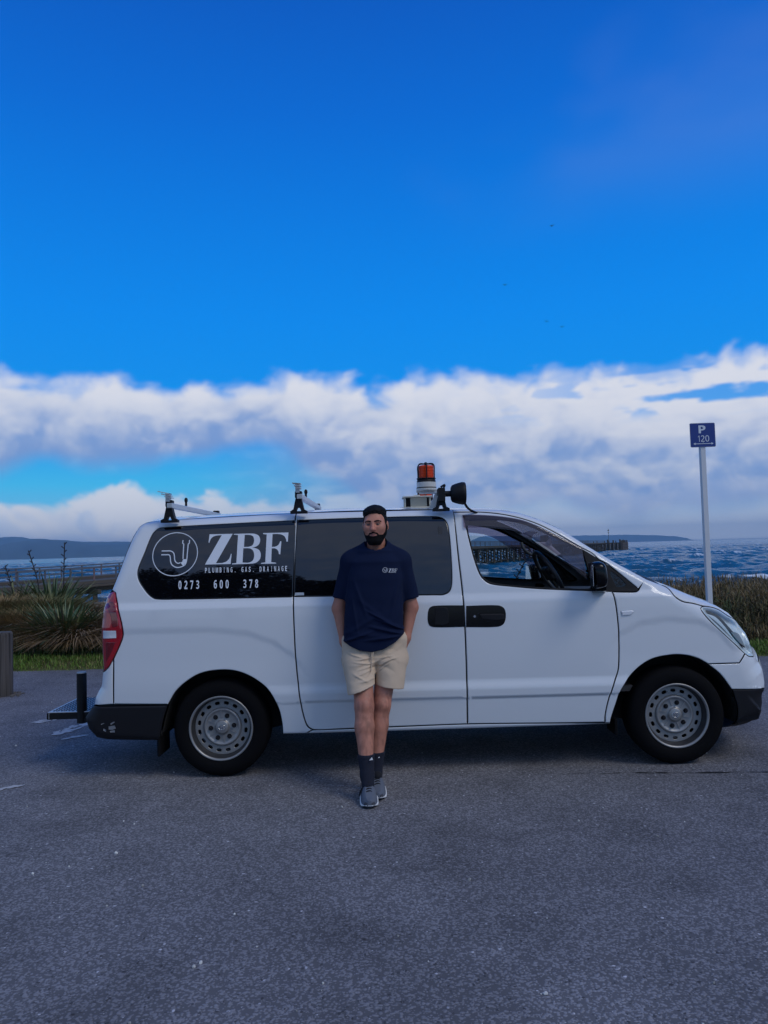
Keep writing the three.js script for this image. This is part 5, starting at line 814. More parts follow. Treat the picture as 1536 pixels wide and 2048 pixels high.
const lettering = sub(van, 'window_lettering'); lettering.userData.label = 'white ZBF lettering, pipe emblem and phone number on the rear window';
for (const k of 'ZBF') part(lettering, 'letter', onGlass(GLYPH[k], Zp), M.vinyl);
part(lettering, 'emblem', ICON.map((s) => onGlass(s, Zp)), M.vinyl);
for (const [s, m] of rowChars(fonts.bold, 'PLUMBING. GAS. DRAINAGE', 604, 1398, 424, 406, 50, 19)) part(lettering, 'letter', onGlass(s, m), M.vinyl);
for (const [s, m] of rowChars(fonts.bold, '0273  600  378', 346, 1106, 552, 538, 84, 30)) part(lettering, 'digit', onGlass(s, m), M.vinyl);

// ------------------------------------------------------------------ the man leaning against the van
// surface nets: meshes the zero level of a distance field on a grid
function nets(f, lo, hi, cell) {
  const nx = Math.ceil((hi.x - lo.x) / cell) + 1, ny = Math.ceil((hi.y - lo.y) / cell) + 1, nz = Math.ceil((hi.z - lo.z) / cell) + 1, D = new Float32Array(nx * ny * nz);
  const S = 4, reach = S * cell * 1.5;                             // blocks far from the surface are not looked at in detail
  for (let K = 0; K < nz; K += S) for (let Jb = 0; Jb < ny; Jb += S) for (let Ib = 0; Ib < nx; Ib += S) {
    const c = f(lo.x + (Ib + S / 2) * cell, lo.y + (Jb + S / 2) * cell, lo.z + (K + S / 2) * cell), skip = Math.abs(c) > reach + 0.012;
    for (let k = K; k < Math.min(nz, K + S); k++) for (let j = Jb; j < Math.min(ny, Jb + S); j++) for (let i = Ib; i < Math.min(nx, Ib + S); i++) D[(k * ny + j) * nx + i] = skip ? c : f(lo.x + i * cell, lo.y + j * cell, lo.z + k * cell);
  }
  const id = new Int32Array(nx * ny * nz).fill(-1), pos = [], idx = [], at3 = (i, j, k) => (k * ny + j) * nx + i;
  for (let k = 0; k < nz - 1; k++) for (let j = 0; j < ny - 1; j++) for (let i = 0; i < nx - 1; i++) {
    let m = 0; const v = []; for (let c = 0; c < 8; c++) { const d = D[at3(i + (c & 1), j + ((c >> 1) & 1), k + (c >> 2))]; v.push(d); if (d < 0) m |= 1 << c; }
    if (m === 0 || m === 255) continue;
    let sx = 0, sy = 0, sz = 0, n = 0;
    for (let a = 0; a < 8; a++) for (const b of [a | 1, a | 2, a | 4]) { if (b === a || (v[a] < 0) === (v[b] < 0)) continue; const t = v[a] / (v[a] - v[b]); sx += lerp(a & 1, b & 1, t); sy += lerp((a >> 1) & 1, (b >> 1) & 1, t); sz += lerp(a >> 2, b >> 2, t); n++; }
    id[at3(i, j, k)] = pos.length / 3; pos.push(lo.x + (i + sx / n) * cell, lo.y + (j + sy / n) * cell, lo.z + (k + sz / n) * cell);
  }
  const quad = (a, b, c, d, flip) => { if (a < 0 || b < 0 || c < 0 || d < 0) return; if (flip) idx.push(a, c, b, a, d, c); else idx.push(a, b, c, a, c, d); };
  for (let k = 1; k < nz - 1; k++) for (let j = 1; j < ny - 1; j++) for (let i = 1; i < nx - 1; i++) {
    const s = D[at3(i, j, k)] < 0;
    if (s !== D[at3(i + 1, j, k)] < 0) quad(id[at3(i, j - 1, k - 1)], id[at3(i, j, k - 1)], id[at3(i, j, k)], id[at3(i, j - 1, k)], !s);
    if (s !== D[at3(i, j + 1, k)] < 0) quad(id[at3(i - 1, j, k - 1)], id[at3(i - 1, j, k)], id[at3(i, j, k)], id[at3(i, j, k - 1)], !s);
    if (s !== D[at3(i, j, k + 1)] < 0) quad(id[at3(i - 1, j - 1, k)], id[at3(i, j - 1, k)], id[at3(i, j, k)], id[at3(i - 1, j, k)], !s);
  }
  const nor = [], e = cell * 0.6;
  for (let p = 0; p < pos.length; p += 3) { const [x, y, z] = [pos[p], pos[p + 1], pos[p + 2]]; const n = V(f(x + e, y, z) - f(x - e, y, z), f(x, y + e, z) - f(x, y - e, z), f(x, y, z + e) - f(x, y, z - e)).normalize(); nor.push(n.x, n.y, n.z); }
  const g = new THREE.BufferGeometry(); g.setAttribute('position', new THREE.Float32BufferAttribute(pos, 3)); g.setAttribute('normal', new THREE.Float32BufferAttribute(nor, 3)); g.setIndex(idx); return g;
}
const smin = (a, b, k) => { const h = Math.max(k - Math.abs(a - b), 0) / k; return Math.min(a, b) - h * h * k * 0.25; };
const smax = (a, b, k) => -smin(-a, -b, k);
function cone(a, b, ra, rb) { const bx = b.x - a.x, by = b.y - a.y, bz = b.z - a.z, L = bx * bx + by * by + bz * bz; return (x, y, z) => { const t = clamp(((x - a.x) * bx + (y - a.y) * by + (z - a.z) * bz) / L); return Math.hypot(x - a.x - t * bx, y - a.y - t * by, z - a.z - t * bz) - lerp(ra, rb, t); }; }
function ball(c, rx, ry, rz) { const m = Math.min(rx, ry, rz); return (x, y, z) => { const k = Math.hypot((x - c.x) / rx, (y - c.y) / ry, (z - c.z) / rz); return (k - 1) * (k < 1e-6 ? m : Math.hypot(x - c.x, y - c.y, z - c.z) / k); }; }

const J = {
  neck: at(752, 1096, 5.25), chest: at(751, 1140, 5.24), waist: at(749, 1230, 5.20), pelvis: at(749, 1288, 5.18),
  shL: at(703, 1124, 5.25), shR: at(800, 1123, 5.25), elL: at(678, 1217, 5.27), elR: at(822, 1214, 5.27), wrL: at(689, 1284, 5.22), wrR: at(812, 1276, 5.22), haL: at(702, 1318, 5.21), haR: at(799, 1311, 5.21),
  hipL: at(722, 1306, 5.16), hipR: at(777, 1304, 5.17), knL: at(728.5, 1412, 5.00), knR: at(763, 1410, 5.09), anL: at(734.5, 1550, 4.87), anR: at(750.5, 1544, 5.02), caL: at(729, 1455, 4.965), caR: at(758, 1450, 5.075),
};
const HC = at(750.5, 1052, 5.215), HS = 1.03;                       // head centre and scale
const man = thing('person', 'bearded man in navy t-shirt and beige shorts leaning on the van, hands in pockets', 'person', V(J.pelvis.x, 0, -4.95));
const skin = std(1, 1, 1, 0.5, { specularIntensity: 0.7, vertexColors: true });
const hairMat = std(0.0035, 0.0035, 0.0045, 0.7, { specularIntensity: 0.4 }), beardMat = std(0.0045, 0.0042, 0.005, 0.85, { specularIntensity: 0.3 }), navy = std(0.0035, 0.0095, 0.036, 0.9, { specularIntensity: 0.4 }), beige = std(0.60, 0.465, 0.335, 0.9), sockM = std(0.008, 0.011, 0.024, 0.95), shoeM = std(0.105, 0.125, 0.165, 0.8), whiteM = std(0.72, 0.74, 0.76, 0.55), laceM = std(0.006, 0.007, 0.012, 0.9);

// ---- head in its own axes: x to the picture's right, y up, z towards the camera
const yaw = -0.16, roll = 0.02, cy = Math.cos(yaw), sy = Math.sin(yaw);
const toHead = (x, y, z) => { x = (x - HC.x) / HS; y = (y - HC.y) / HS; z = (z - HC.z) / HS; const a = x * Math.cos(roll) + y * Math.sin(roll), b = -x * Math.sin(roll) + y * Math.cos(roll); return [a * cy - z * sy, b, a * sy + z * cy]; };
const fromHead = (x, y, z) => { const a = x * cy + z * sy, c = -x * sy + z * cy; return V(HC.x + HS * (a * Math.cos(roll) - y * Math.sin(roll)), HC.y + HS * (a * Math.sin(roll) + y * Math.cos(roll)), HC.z + HS * c); };
const hv = (x, y, z) => ({ x, y, z });
const h1 = ball(hv(0, 0.034, -0.012), 0.0765, 0.086, 0.094), h2 = ball(hv(0, -0.038, 0.020), 0.064, 0.080, 0.074), h3 = ball(hv(0, -0.098, 0.052), 0.034, 0.026, 0.034), brow = cone(hv(-0.036, 0.030, 0.074), hv(0.036, 0.030, 0.074), 0.0125, 0.0125), nose1 = cone(hv(0, 0.022, 0.084), hv(0, -0.022, 0.103), 0.0085, 0.0125), nose2 = ball(hv(0, -0.026, 0.100), 0.0165, 0.0105, 0.014), chk = ball(hv(0.040, -0.012, 0.056), 0.028, 0.030, 0.028), jaw = cone(hv(0.048, -0.042, 0.0), hv(0.022, -0.096, 0.048), 0.022, 0.016), lipU = cone(hv(-0.018, -0.0545, 0.086), hv(0.018, -0.0545, 0.086), 0.0065, 0.0065), lipD = cone(hv(-0.015, -0.066, 0.085), hv(0.015, -0.066, 0.085), 0.0075, 0.0075), ear = ball(hv(0.0785, 0.000, -0.012), 0.009, 0.031, 0.018), eyeHole = ball(hv(0.031, 0.009, 0.098), 0.019, 0.011, 0.020);
function skullOnly(x, y, z) { const ax = Math.abs(x); let d = smin(h1(x, y, z), h2(x, y, z), 0.04); d = smin(d, h3(x, y, z), 0.03); d = smin(d, jaw(ax, y, z), 0.03); return d; }
function headLocal(x, y, z) {
  const ax = Math.abs(x); let d = skullOnly(x, y, z); d = smin(d, chk(ax, y, z), 0.025); d = smin(d, brow(x, y, z), 0.022); d = smax(d, -eyeHole(ax, y, z), 0.012);
  d = smin(d, nose1(x, y, z), 0.012); d = smin(d, nose2(x, y, z), 0.010); d = smin(d, lipU(x, y, z), 0.006); d = smin(d, lipD(x, y, z), 0.006); d = smin(d, ear(ax, y, z), 0.006); return d;
}
const headF = (x, y, z) => { const q = toHead(x, y, z); return headLocal(q[0], q[1], q[2]) * HS; };
const neckC = cone(J.neck.clone().add(V(0, -0.06, -0.02)), fromHead(0, -0.03, -0.02), 0.066, 0.058);
const limb = (...js) => js;
const trunk = ball(J.chest.clone().add(V(0, -0.05, 0)), 0.165, 0.17, 0.105), belly = ball(J.waist, 0.165, 0.22, 0.105), pelv = ball(J.pelvis, 0.155, 0.12, 0.09), traps = cone(J.shL.clone().add(V(0.02, -0.015, 0)), J.shR.clone().add(V(-0.02, -0.015, 0)), 0.055, 0.055);
const arms = [cone(J.shL, J.elL, 0.064, 0.047), cone(J.elL, J.wrL, 0.047, 0.031), cone(J.wrL, J.haL, 0.031, 0.028), cone(J.shR, J.elR, 0.064, 0.049), cone(J.elR, J.wrR, 0.049, 0.031), cone(J.wrR, J.haR, 0.031, 0.028)];
const fl = (j, r, e) => cone(j, j, r, r);
const legs = [cone(J.hipL, J.knL, 0.074, 0.062), cone(J.knL, J.caL, 0.060, 0.061), cone(J.caL, J.anL, 0.061, 0.037), cone(J.hipR, J.knR, 0.074, 0.060), cone(J.knR, J.caR, 0.058, 0.060), cone(J.caR, J.anR, 0.060, 0.036)];
const kneeCap = [ball(J.knL.clone().add(V(0.002, 0.01, 0.042)), 0.036, 0.042, 0.028), ball(J.knR.clone().add(V(0.002, 0.01, 0.040)), 0.035, 0.040, 0.028)];
function bodyF(x, y, z) {
  let d = 1; d = smin(trunk(x, y, z), belly(x, y, z), 0.08); d = smin(d, pelv(x, y, z), 0.06); d = smin(d, traps(x, y, z), 0.05); d = smin(d, neckC(x, y, z), 0.04);
  const aL = smin(smin(arms[0](x, y, z), arms[1](x, y, z), 0.02), arms[2](x, y, z), 0.02), aR = smin(smin(arms[3](x, y, z), arms[4](x, y, z), 0.02), arms[5](x, y, z), 0.02); d = smin(d, Math.min(aL, aR), 0.02);
  const lL = smin(smin(smin(legs[0](x, y, z), legs[1](x, y, z), 0.02), legs[2](x, y, z), 0.02), kneeCap[0](x, y, z), 0.02), lR = smin(smin(smin(legs[3](x, y, z), legs[4](x, y, z), 0.02), legs[5](x, y, z), 0.02), kneeCap[1](x, y, z), 0.02); d = smin(d, Math.min(lL, lR), 0.012);
  if (y > HC.y - 0.2) d = smin(d, headF(x, y, z), 0.015);
  return d;
}
{
  const split = HC.y - 0.135;
  const low = nets((x, y, z) => Math.max(bodyF(x, y, z), y - split - 0.003), V(-0.42, 0.06, -5.44), V(0.32, split + 0.02, -4.72), 0.0085);
  const hi = nets((x, y, z) => Math.max(bodyF(x, y, z), split - y - 0.003), V(HC.x - 0.14, split - 0.02, HC.z - 0.14), V(HC.x + 0.14, HC.y + 0.15, HC.z + 0.14), 0.0032);
  // skin tone: mottled, ruddier at the knees, elbows and nose
  const all = mergeGeometries([low, hi]), p = all.attributes.position, col = [];
  for (let i = 0; i < p.count; i++) { const x = p.getX(i), y = p.getY(i), z = p.getZ(i), near = (j, r) => Math.max(0, 1 - Math.hypot(x - j.x, y - j.y, z - j.z) / r), red = Math.min(1, near(J.knL, 0.09) + near(J.knR, 0.09) + near(J.elL, 0.08) + near(J.elR, 0.08)) * 0.5 + 0.8 * near(fromHead(0, -0.02, 0.1), 0.05), m = 0.72 + 0.56 * fbm(x * 22, y * 22, z * 22, 3), hair = y < 0.62 ? 1 - 0.22 * sstep(0.45, 0.62, fbm(x * 60, y * 16, z * 60, 3)) : 1, f = y > HC.y - 0.12 ? 1.12 : 1; col.push(0.46 * m * hair * f, 0.200 * m * hair * f * (1 - 0.16 * red), 0.134 * m * hair * f * (1 - 0.12 * red)); }
  all.setAttribute('color', new THREE.Float32BufferAttribute(col, 3)); part(man, 'body', all, skin);
}
// hair and beard: shells over the skull, bounded by a hairline that runs round the head
const HAIRLINE = [[0, 0.083], [0.3, 0.081], [0.55, 0.072], [0.75, 0.070], [0.92, 0.052], [1.08, 0.014], [1.3, -0.020], [1.5, -0.005], [1.75, -0.02], [2.2, -0.062], [3.2, -0.075]];
const BEARDLINE = [[0, -0.038], [0.22, -0.042], [0.42, -0.058], [0.7, -0.057], [0.95, -0.043], [1.15, -0.016], [1.35, 0.012], [1.5, -0.02], [1.7, -0.2], [3.2, -0.3]];
const lineAt = (L, t) => { for (let k = 1; k < L.length; k++) if (t <= L[k][0]) return lerp(L[k - 1][1], L[k][1], sstep(0, 1, (t - L[k - 1][0]) / (L[k][0] - L[k - 1][0]))); return L.at(-1)[1]; };
const hb = [V(HC.x - 0.14, HC.y - 0.17, HC.z - 0.15), V(HC.x + 0.14, HC.y + 0.16, HC.z + 0.15)];
part(man, 'hair', nets((x, y, z) => { const [a, b, c] = toHead(x, y, z), t = Math.atan2(Math.abs(a), c + 0.01), n = fbm(a * 70, b * 120, c * 70, 3) - 0.5; const thick = 0.0025 + 0.019 * sstep(0.060, 0.112, b + 0.02 * n) + 0.003 * sstep(0.02, 0.08, a * -1) * sstep(0.05, 0.08, b); return smax(skullOnly(a, b, c) - thick - 0.004 * n, lineAt(HAIRLINE, t) + (t < 1 ? 0.09 * a : 0) - b + 0.012 * n, 0.003) * HS; }, ...hb, 0.0036), hairMat);
part(man, 'beard', nets((x, y, z) => { const [a, b, c] = toHead(x, y, z), t = Math.atan2(Math.abs(a), c + 0.01), n = fbm(a * 110, b * 110, c * 110, 2) - 0.5, lip = Math.hypot(a / 0.025, (b + 0.0605) / 0.0075) - 1; const thick = 0.0015 + 0.008 * sstep(-0.055, -0.105, b) * sstep(0.06, 0.02, Math.abs(a)); let d = smax(headLocal(a, b, c) - thick - 0.004 * n, b - lineAt(BEARDLINE, t) + 0.005 * n, 0.006); d = Math.max(d, -lip * 0.008, -0.126 - b); d = smax(d, -0.005 - c, 0.01); return d * HS; }, ...hb, 0.0032), beardMat);
for (const s of [-1, 1]) {
  part(man, 'eyebrow', tube([fromHead(s * 0.011, 0.0270, 0.0915), fromHead(s * 0.028, 0.0315, 0.0895), fromHead(s * 0.042, 0.0300, 0.0840), fromHead(s * 0.052, 0.0240, 0.0755)], 0.0046 * HS, 12, 6), hairMat);
  const e = part(man, 'eye', new THREE.SphereGeometry(0.0125, 20, 14).translate(...fromHead(s * 0.031, 0.0085, 0.0735).toArray()), std(0.16, 0.14, 0.13, 0.25));  // eye white darkened in colour for brow shadow and lashes
  part(e, 'iris', new THREE.SphereGeometry(0.0066, 14, 10).translate(...fromHead(s * 0.0315, 0.0085, 0.0805).toArray()), std(0.012, 0.008, 0.006, 0.15));
  const lidM = std(0.38, 0.17, 0.118, 0.55); part(e, 'upper_lid', nets((x, y, z) => { const [a, b, c] = toHead(x, y, z); return Math.max(Math.hypot(a - s * 0.031, b - 0.0085, c - 0.0735) - 0.0142, 0.0125 - b + 0.1 * Math.abs(a - s * 0.031)) * HS; }, fromHead(s * 0.031, 0.0085, 0.0735).sub(V(0.02, 0.02, 0.02)), fromHead(s * 0.031, 0.0085, 0.0735).add(V(0.02, 0.02, 0.02)), 0.0022), lidM);
  part(e, 'lower_lid', nets((x, y, z) => { const [a, b, c] = toHead(x, y, z); return Math.max(Math.hypot(a - s * 0.031, b - 0.0085, c - 0.0735) - 0.0138, b - 0.0035) * HS; }, fromHead(s * 0.031, 0.0085, 0.0735).sub(V(0.02, 0.02, 0.02)), fromHead(s * 0.031, 0.0085, 0.0735).add(V(0.02, 0.02, 0.02)), 0.0022), lidM);
}
part(man, 'lips', [tube([fromHead(-0.019, -0.0585, 0.0865), fromHead(-0.006, -0.0555, 0.0935), fromHead(0.006, -0.0555, 0.0935), fromHead(0.019, -0.0585, 0.0865)], 0.0042, 14, 7), tube([fromHead(-0.017, -0.0605, 0.0865), fromHead(0, -0.066, 0.0935), fromHead(0.017, -0.0605, 0.0865)], 0.0050, 14, 7)], std(0.33, 0.13, 0.115, 0.45));

// ---- t-shirt: loose trunk with wide short sleeves, cut at collar, cuffs and hem, with soft folds
const rowsS = [[1088, 727, 777, .082, -5.255], [1104, 716, 788, .106, -5.235], [1125, 700, 803, .125, -5.215], [1160, 694, 806, .138, -5.21], [1200, 691, 806, .142, -5.205], [1240, 689, 806, .150, -5.20], [1270, 688, 808, .158, -5.20], [1300, 690, 808, .160, -5.20], [1320, 692, 806, .158, -5.20]].map(([py, l, r, d, cz]) => { const a = at(l, py, 5.21), b = at(r, py, 5.21), m = at((l + r) / 2, py, 5.21); return { y: m.y, cx: (a.x + b.x) / 2, hw: (b.x - a.x) / 2, hd: d, cz }; });
const rowAt = (R, y) => { if (y >= R[0].y) return R[0]; for (let k = 1; k < R.length; k++) if (y >= R[k].y) { const t = sstep(0, 1, (R[k - 1].y - y) / (R[k - 1].y - R[k].y)), a = R[k - 1], b = R[k]; return { cx: lerp(a.cx, b.cx, t), hw: lerp(a.hw, b.hw, t), hd: lerp(a.hd, b.hd, t), cz: lerp(a.cz, b.cz, t) }; } return R.at(-1); };
const hemPts = [[684, 1283], [700, 1292], [720, 1300], [745, 1303], [768, 1297], [790, 1284], [804, 1272], [816, 1262]].map(([a, b]) => { const p = at(a, b, 5.09); return [p.x, p.y]; });
const hemY = (x) => { if (x <= hemPts[0][0]) return hemPts[0][1]; for (let k = 1; k < hemPts.length; k++) if (x <= hemPts[k][0]) { const t = (x - hemPts[k - 1][0]) / (hemPts[k][0] - hemPts[k - 1][0]); return lerp(hemPts[k - 1][1], hemPts[k][1], t); } return hemPts.at(-1)[1]; };
const sleeve = (sh, el, ra, rb, px, py, nx, ny) => { const c = cone(sh, el.clone().lerp(sh, 0.02), ra, rb), q = at(px, py, 5.26); const l = Math.hypot(nx, ny); return (x, y, z) => smax(c(x, y, z), ((x - q.x) * nx + (y - q.y) * ny) / l, 0.008); };
const slL = sleeve(J.shL.clone().add(V(0.006, -0.004, 0)), J.elL.clone().add(V(0.004, 0, 0)), 0.080, 0.066, 676, 1196, -0.16, -1), slR = sleeve(J.shR.clone().add(V(-0.004, -0.004, 0)), J.elR.clone().add(V(0.0, 0, 0)), 0.080, 0.068, 820, 1198, 0.26, -1);
const shTop = cone(J.shL.clone().add(V(0.03, 0.012, 0)), J.shR.clone().add(V(-0.03, 0.012, 0)), 0.068, 0.068), yokeL = cone(J.shL, J.neck.clone().add(V(-0.045, -0.005, -0.01)), 0.076, 0.056), yokeR = cone(J.shR, J.neck.clone().add(V(0.045, -0.005, -0.01)), 0.076, 0.056);
const collarY = (z) => J.neck.y + lerp(0.036, -0.040, sstep(-0.06, 0.09, z - J.neck.z)); const collarHole = (x, y, z) => Math.max((Math.hypot((x - J.neck.x) / 0.076, (z - J.neck.z - 0.010) / 0.100) - 1) * 0.07, (collarY(z) - y) * 0.9);
const foldsS = (x, y, z) => {
  const u = (x - J.waist.x), v = y - J.waist.y; let f = 0;
  const ridge = (a, b, ox, oy, w, s) => { const L = Math.hypot(a, b), t = ((u - ox) * b - (v - oy) * a) / L, q = ((u - ox) * a + (v - oy) * b) / L; return s * Math.exp(-(t * t) / (w * w)) * sstep(-0.16, -0.04, q) * sstep(0.16, 0.04, q); };
  f += ridge(1, -0.55, 0.06, -0.02, 0.009, 0.014) + ridge(1, -0.25, 0.08, -0.09, 0.010, 0.014) + ridge(1, 0.1, 0.06, -0.14, 0.010, 0.012) + ridge(1, -0.4, 0.11, -0.055, 0.007, 0.010) + ridge(1, 0.35, -0.12, -0.13, 0.009, 0.010) + ridge(1, -0.1, -0.03, -0.12, 0.016, 0.006) + ridge(0.35, -1, -0.09, 0.12, 0.012, 0.008) + ridge(-0.25, -1, 0.14, 0.13, 0.012, 0.008) + ridge(0.15, -1, -0.13, 0.02, 0.010, 0.006) + ridge(0.9, 0.5, -0.08, -0.05, 0.014, 0.006) + ridge(1, -0.8, -0.02, 0.05, 0.014, 0.005);
  return (f + 0.008 * (fbm(x * 9, y * 7, z * 9, 3) - 0.5)) * (z > J.chest.z - 0.05 ? 1 : 0.4);
};
function shirtF(x, y, z) {
  const r = rowAt(rowsS, y), e = lerp(2.3, 3.2, sstep(J.chest.y, J.pelvis.y, y)), k = Math.pow(Math.pow(Math.abs((x - r.cx) / r.hw), e) + Math.pow(Math.abs((z - r.cz) / r.hd), e), 1 / e);
  let d = (k - 1) * Math.min(r.hw, r.hd) * 0.95; d = smax(d, y - (J.neck.y + 0.045), 0.03);
  d = smin(d, shTop(x, y, z), 0.05); d = smin(d, Math.min(yokeL(x, y, z), yokeR(x, y, z)), 0.03); d = smin(d, Math.min(slL(x, y, z), slR(x, y, z)), 0.022);
  d -= foldsS(x, y, z); d = Math.max(d, -collarHole(x, y, z));
  d = smax(d, hemY(x) - y - (z < J.pelvis.z ? 0.02 : 0), 0.006);
  if (y < hemY(x) + 0.03) d = Math.max(d, -(d + 0.012));           // hollow at the hem
  return d;
}
const shirt = part(man, 't_shirt', nets(shirtF, V(-0.42, J.pelvis.y - 0.10, -5.46), V(0.32, J.neck.y + 0.06, -4.98), 0.0058), navy, 'navy crew neck t-shirt');
{
  const ring = []; for (let k = 0; k < 36; k++) { const a = k / 36 * Math.PI * 2; let r = 1; const q = (m) => V(J.neck.x + 0.076 * Math.sin(a) * m, collarY(J.neck.z + 0.010 + 0.1 * Math.cos(a) * m), J.neck.z + 0.010 + 0.100 * Math.cos(a) * m); for (; r > 0.7; r -= 0.01) { const p = q(r); if (shirtF(p.x, p.y - 0.012, p.z) < 0) break; } ring.push(q(r)); }
  part(shirt, 'collar', tube(ring, 0.0085, 80, 8, true), navy);
}
// print on the chest
{
  const onShirt = (shape, map) => { const g = new THREE.ShapeGeometry(shape, 6), p = g.attributes.position, n = g.attributes.normal; for (let i = 0; i < p.count; i++) { const [px, py] = map(p.getX(i), p.getY(i)); let lo = 4.9, hi = 5.25; for (let k = 0; k < 22; k++) { const m = (lo + hi) / 2, q = at(px, py, m); if (shirtF(q.x, q.y, q.z) < 0) hi = m; else lo = m; } const q = at(px, py, lo - 0.007); p.setXYZ(i, q.x, q.y, q.z); n.setXYZ(i, 0, 0, 1); } const a = g.index.array; for (let i = 0; i < a.length; i += 3) { const A = [0, 1, 2].map((k) => [p.getX(a[i + k]), p.getY(a[i + k])]); if ((A[1][0] - A[0][0]) * (A[2][1] - A[0][1]) - (A[1][1] - A[0][1]) * (A[2][0] - A[0][0]) < 0) { const t = a[i]; a[i] = a[i + 1]; a[i + 1] = t; } } return g; };
  const print = std(0.70, 0.72, 0.76, 0.7), logo = sub(shirt, 'chest_print');
  const big = (x, y) => [777 + (x - 596) / (1421 - 596) * 17.5, 1136.5 + (y - 74) / (392 - 74) * 8.6 + (x - 596) / 825 * 0.6];
  for (const k of 'ZBF') part(man, 'print_letter', onShirt(GLYPH[k], big), print);
  const bold = [shp(ellipse(298, 290, 240, 225, -0.6), [ellipse(298, 290, 205, 190, -0.6, 72, -1)]), stroke([[150, 270], [230, 272], [270, 300], [275, 350], [320, 400], [375, 380], [400, 300], [410, 160]], 46)];
  part(man, 'print_emblem', bold.map((s) => onShirt(s, (x, y) => [765 + (x - 65) / 466 * 10.6, 1134.8 + (y - 57) / 466 * 10.4])), print);
  shirt.remove(logo);
}
// ---- shorts
{
  const hem = (px1, py1, px2, py2, d) => { const a = at(px1, py1, d), b = at(px2, py2, d); const nx = -(b.y - a.y), ny = b.x - a.x, l = Math.hypot(nx, ny); return (x, y) => -((x - a.x) * nx + (y - a.y) * ny) / l; };
  const thL = cone(J.hipL.clone().add(V(-0.010, -0.075, 0.02)), at(723, 1388, 5.03), 0.110, 0.089), thR = cone(J.hipR.clone().add(V(0.010, -0.075, 0.01)), at(778, 1388, 5.10), 0.110, 0.090), inL = cone(J.hipL, at(724, 1396, 5.025), 0.09, 0.077), inR = cone(J.hipR, at(777, 1396, 5.10), 0.09, 0.077);
  const hL = hem(696, 1391, 751, 1370, 5.0), hR = hem(748, 1371, 806, 1379, 5.06), rowsP = [[1255, 693, 806, .110], [1280, 683, 815, .112], [1300, 683, 813, .116], [1325, 686, 811, .118], [1350, 690, 810, .116]].map(([py, l, r, d]) => { const a = at(l, py, 5.16), b = at(r, py, 5.16); return { y: (a.y + b.y) / 2, cx: (a.x + b.x) / 2, hw: (b.x - a.x) / 2, hd: d, cz: -5.18 }; });
  const crotch = at(748, 1332, 5.1), pkL = at(690, 1293, 5.09), pkR = at(809, 1284, 5.09), bulgeL = ball(J.haL.clone().add(V(-0.008, -0.02, 0.0)), 0.048, 0.06, 0.045), bulgeR = ball(J.haR.clone().add(V(0.008, -0.02, 0.0)), 0.048, 0.06, 0.045);
  const CREASE = [[1, 0.12, -0.07, 0.055, 0.007, 0.008], [1, -0.10, -0.08, 0.030, 0.006, 0.008], [1, 0.25, -0.06, 0.000, 0.006, 0.007], [1, 0.35, -0.07, -0.030, 0.006, 0.006], [1, 0.1, 0.06, 0.062, 0.007, 0.008], [1, 0.55, 0.07, 0.030, 0.007, 0.010], [1, 0.25, 0.10, 0.045, 0.006, 0.007], [1, 0.7, 0.05, -0.005, 0.006, 0.007], [1, -0.3, -0.12, 0.075, 0.006, 0.007], [1, -0.5, -0.09, -0.06, 0.007, 0.006], [1, 0.2, -0.05, -0.075, 0.007, 0.006]];
  const F = (x, y, z) => {
    const r = rowAt(rowsP, y), k = Math.pow(Math.pow(Math.abs((x - r.cx) / r.hw), 2.1) + Math.pow(Math.abs((z - r.cz) / r.hd), 2.1), 1 / 2.1); let top = (k - 1) * Math.min(r.hw, r.hd) * 0.95; top = smax(top, crotch.y + 0.01 - y, 0.05); top = smin(top, Math.min(bulgeL(x, y, z), bulgeR(x, y, z)), 0.04);
    let L = smax(thL(x, y, z), hL(x, y), 0.004), R = smax(thR(x, y, z), hR(x, y), 0.004); 
    let d = smin(top, Math.min(L, R), 0.035); const u = x - J.pelvis.x, v = y - crotch.y;
    const wr = 0.0075 * (Math.abs(Math.sin(46 * v + 16 * Math.abs(u) + 7 * fbm(x * 5, y * 5, z * 5, 3))) - 0.5) * sstep(0.2, 0.02, Math.abs(v - 0.03)) * sstep(0.19, 0.05, Math.abs(u)) + 0.006 * Math.exp(-((v - 0.03 + 0.55 * Math.abs(u) * (u > 0 ? -1 : 0.2)) ** 2) / 0.0001) * sstep(0.2, 0.05, Math.abs(u)) + 0.009 * (fbm(x * 11, y * 9, z * 11, 3) - 0.5);
    let cr = 0; for (const [a, b, ox, oy, w, h] of CREASE) { const Lc = Math.hypot(a, b), t = ((u - ox) * b - (v - oy) * a) / Lc, q = ((u - ox) * a + (v - oy) * b) / Lc; cr += h * Math.exp(-(t * t) / (w * w)) * sstep(-0.075, -0.02, q) * sstep(0.075, 0.02, q); }
    d -= (wr + cr) * (z > -5.15 ? 1 : 0.3);
    if (v < -0.05) d = Math.max(d, 0.004 - Math.abs(u - 0.0 + 0.012 * (v)) - Math.max(0, -0.02 - v) * 0);  // the gap between the legs
    d = Math.max(d, y - at(749, 1266, 5.16).y);
    d = Math.max(d, -(inL(x, y, z) + 0.006) * (hL(x, y) > -0.05 ? 1 : -1e3 * 0 - 1) - (hL(x, y) > -0.05 ? 0 : 10)); d = Math.max(d, -(inR(x, y, z) + 0.006) - (hR(x, y) > -0.05 ? 0 : 10));
    return d;
  };
  const sh = part(man, 'shorts', nets(F, V(-0.40, 0.60, -5.40), V(0.30, 1.10, -4.90), 0.0056), beige, 'beige cotton shorts with drawstring');
  const q = (px, py, o) => at(px, py, o);
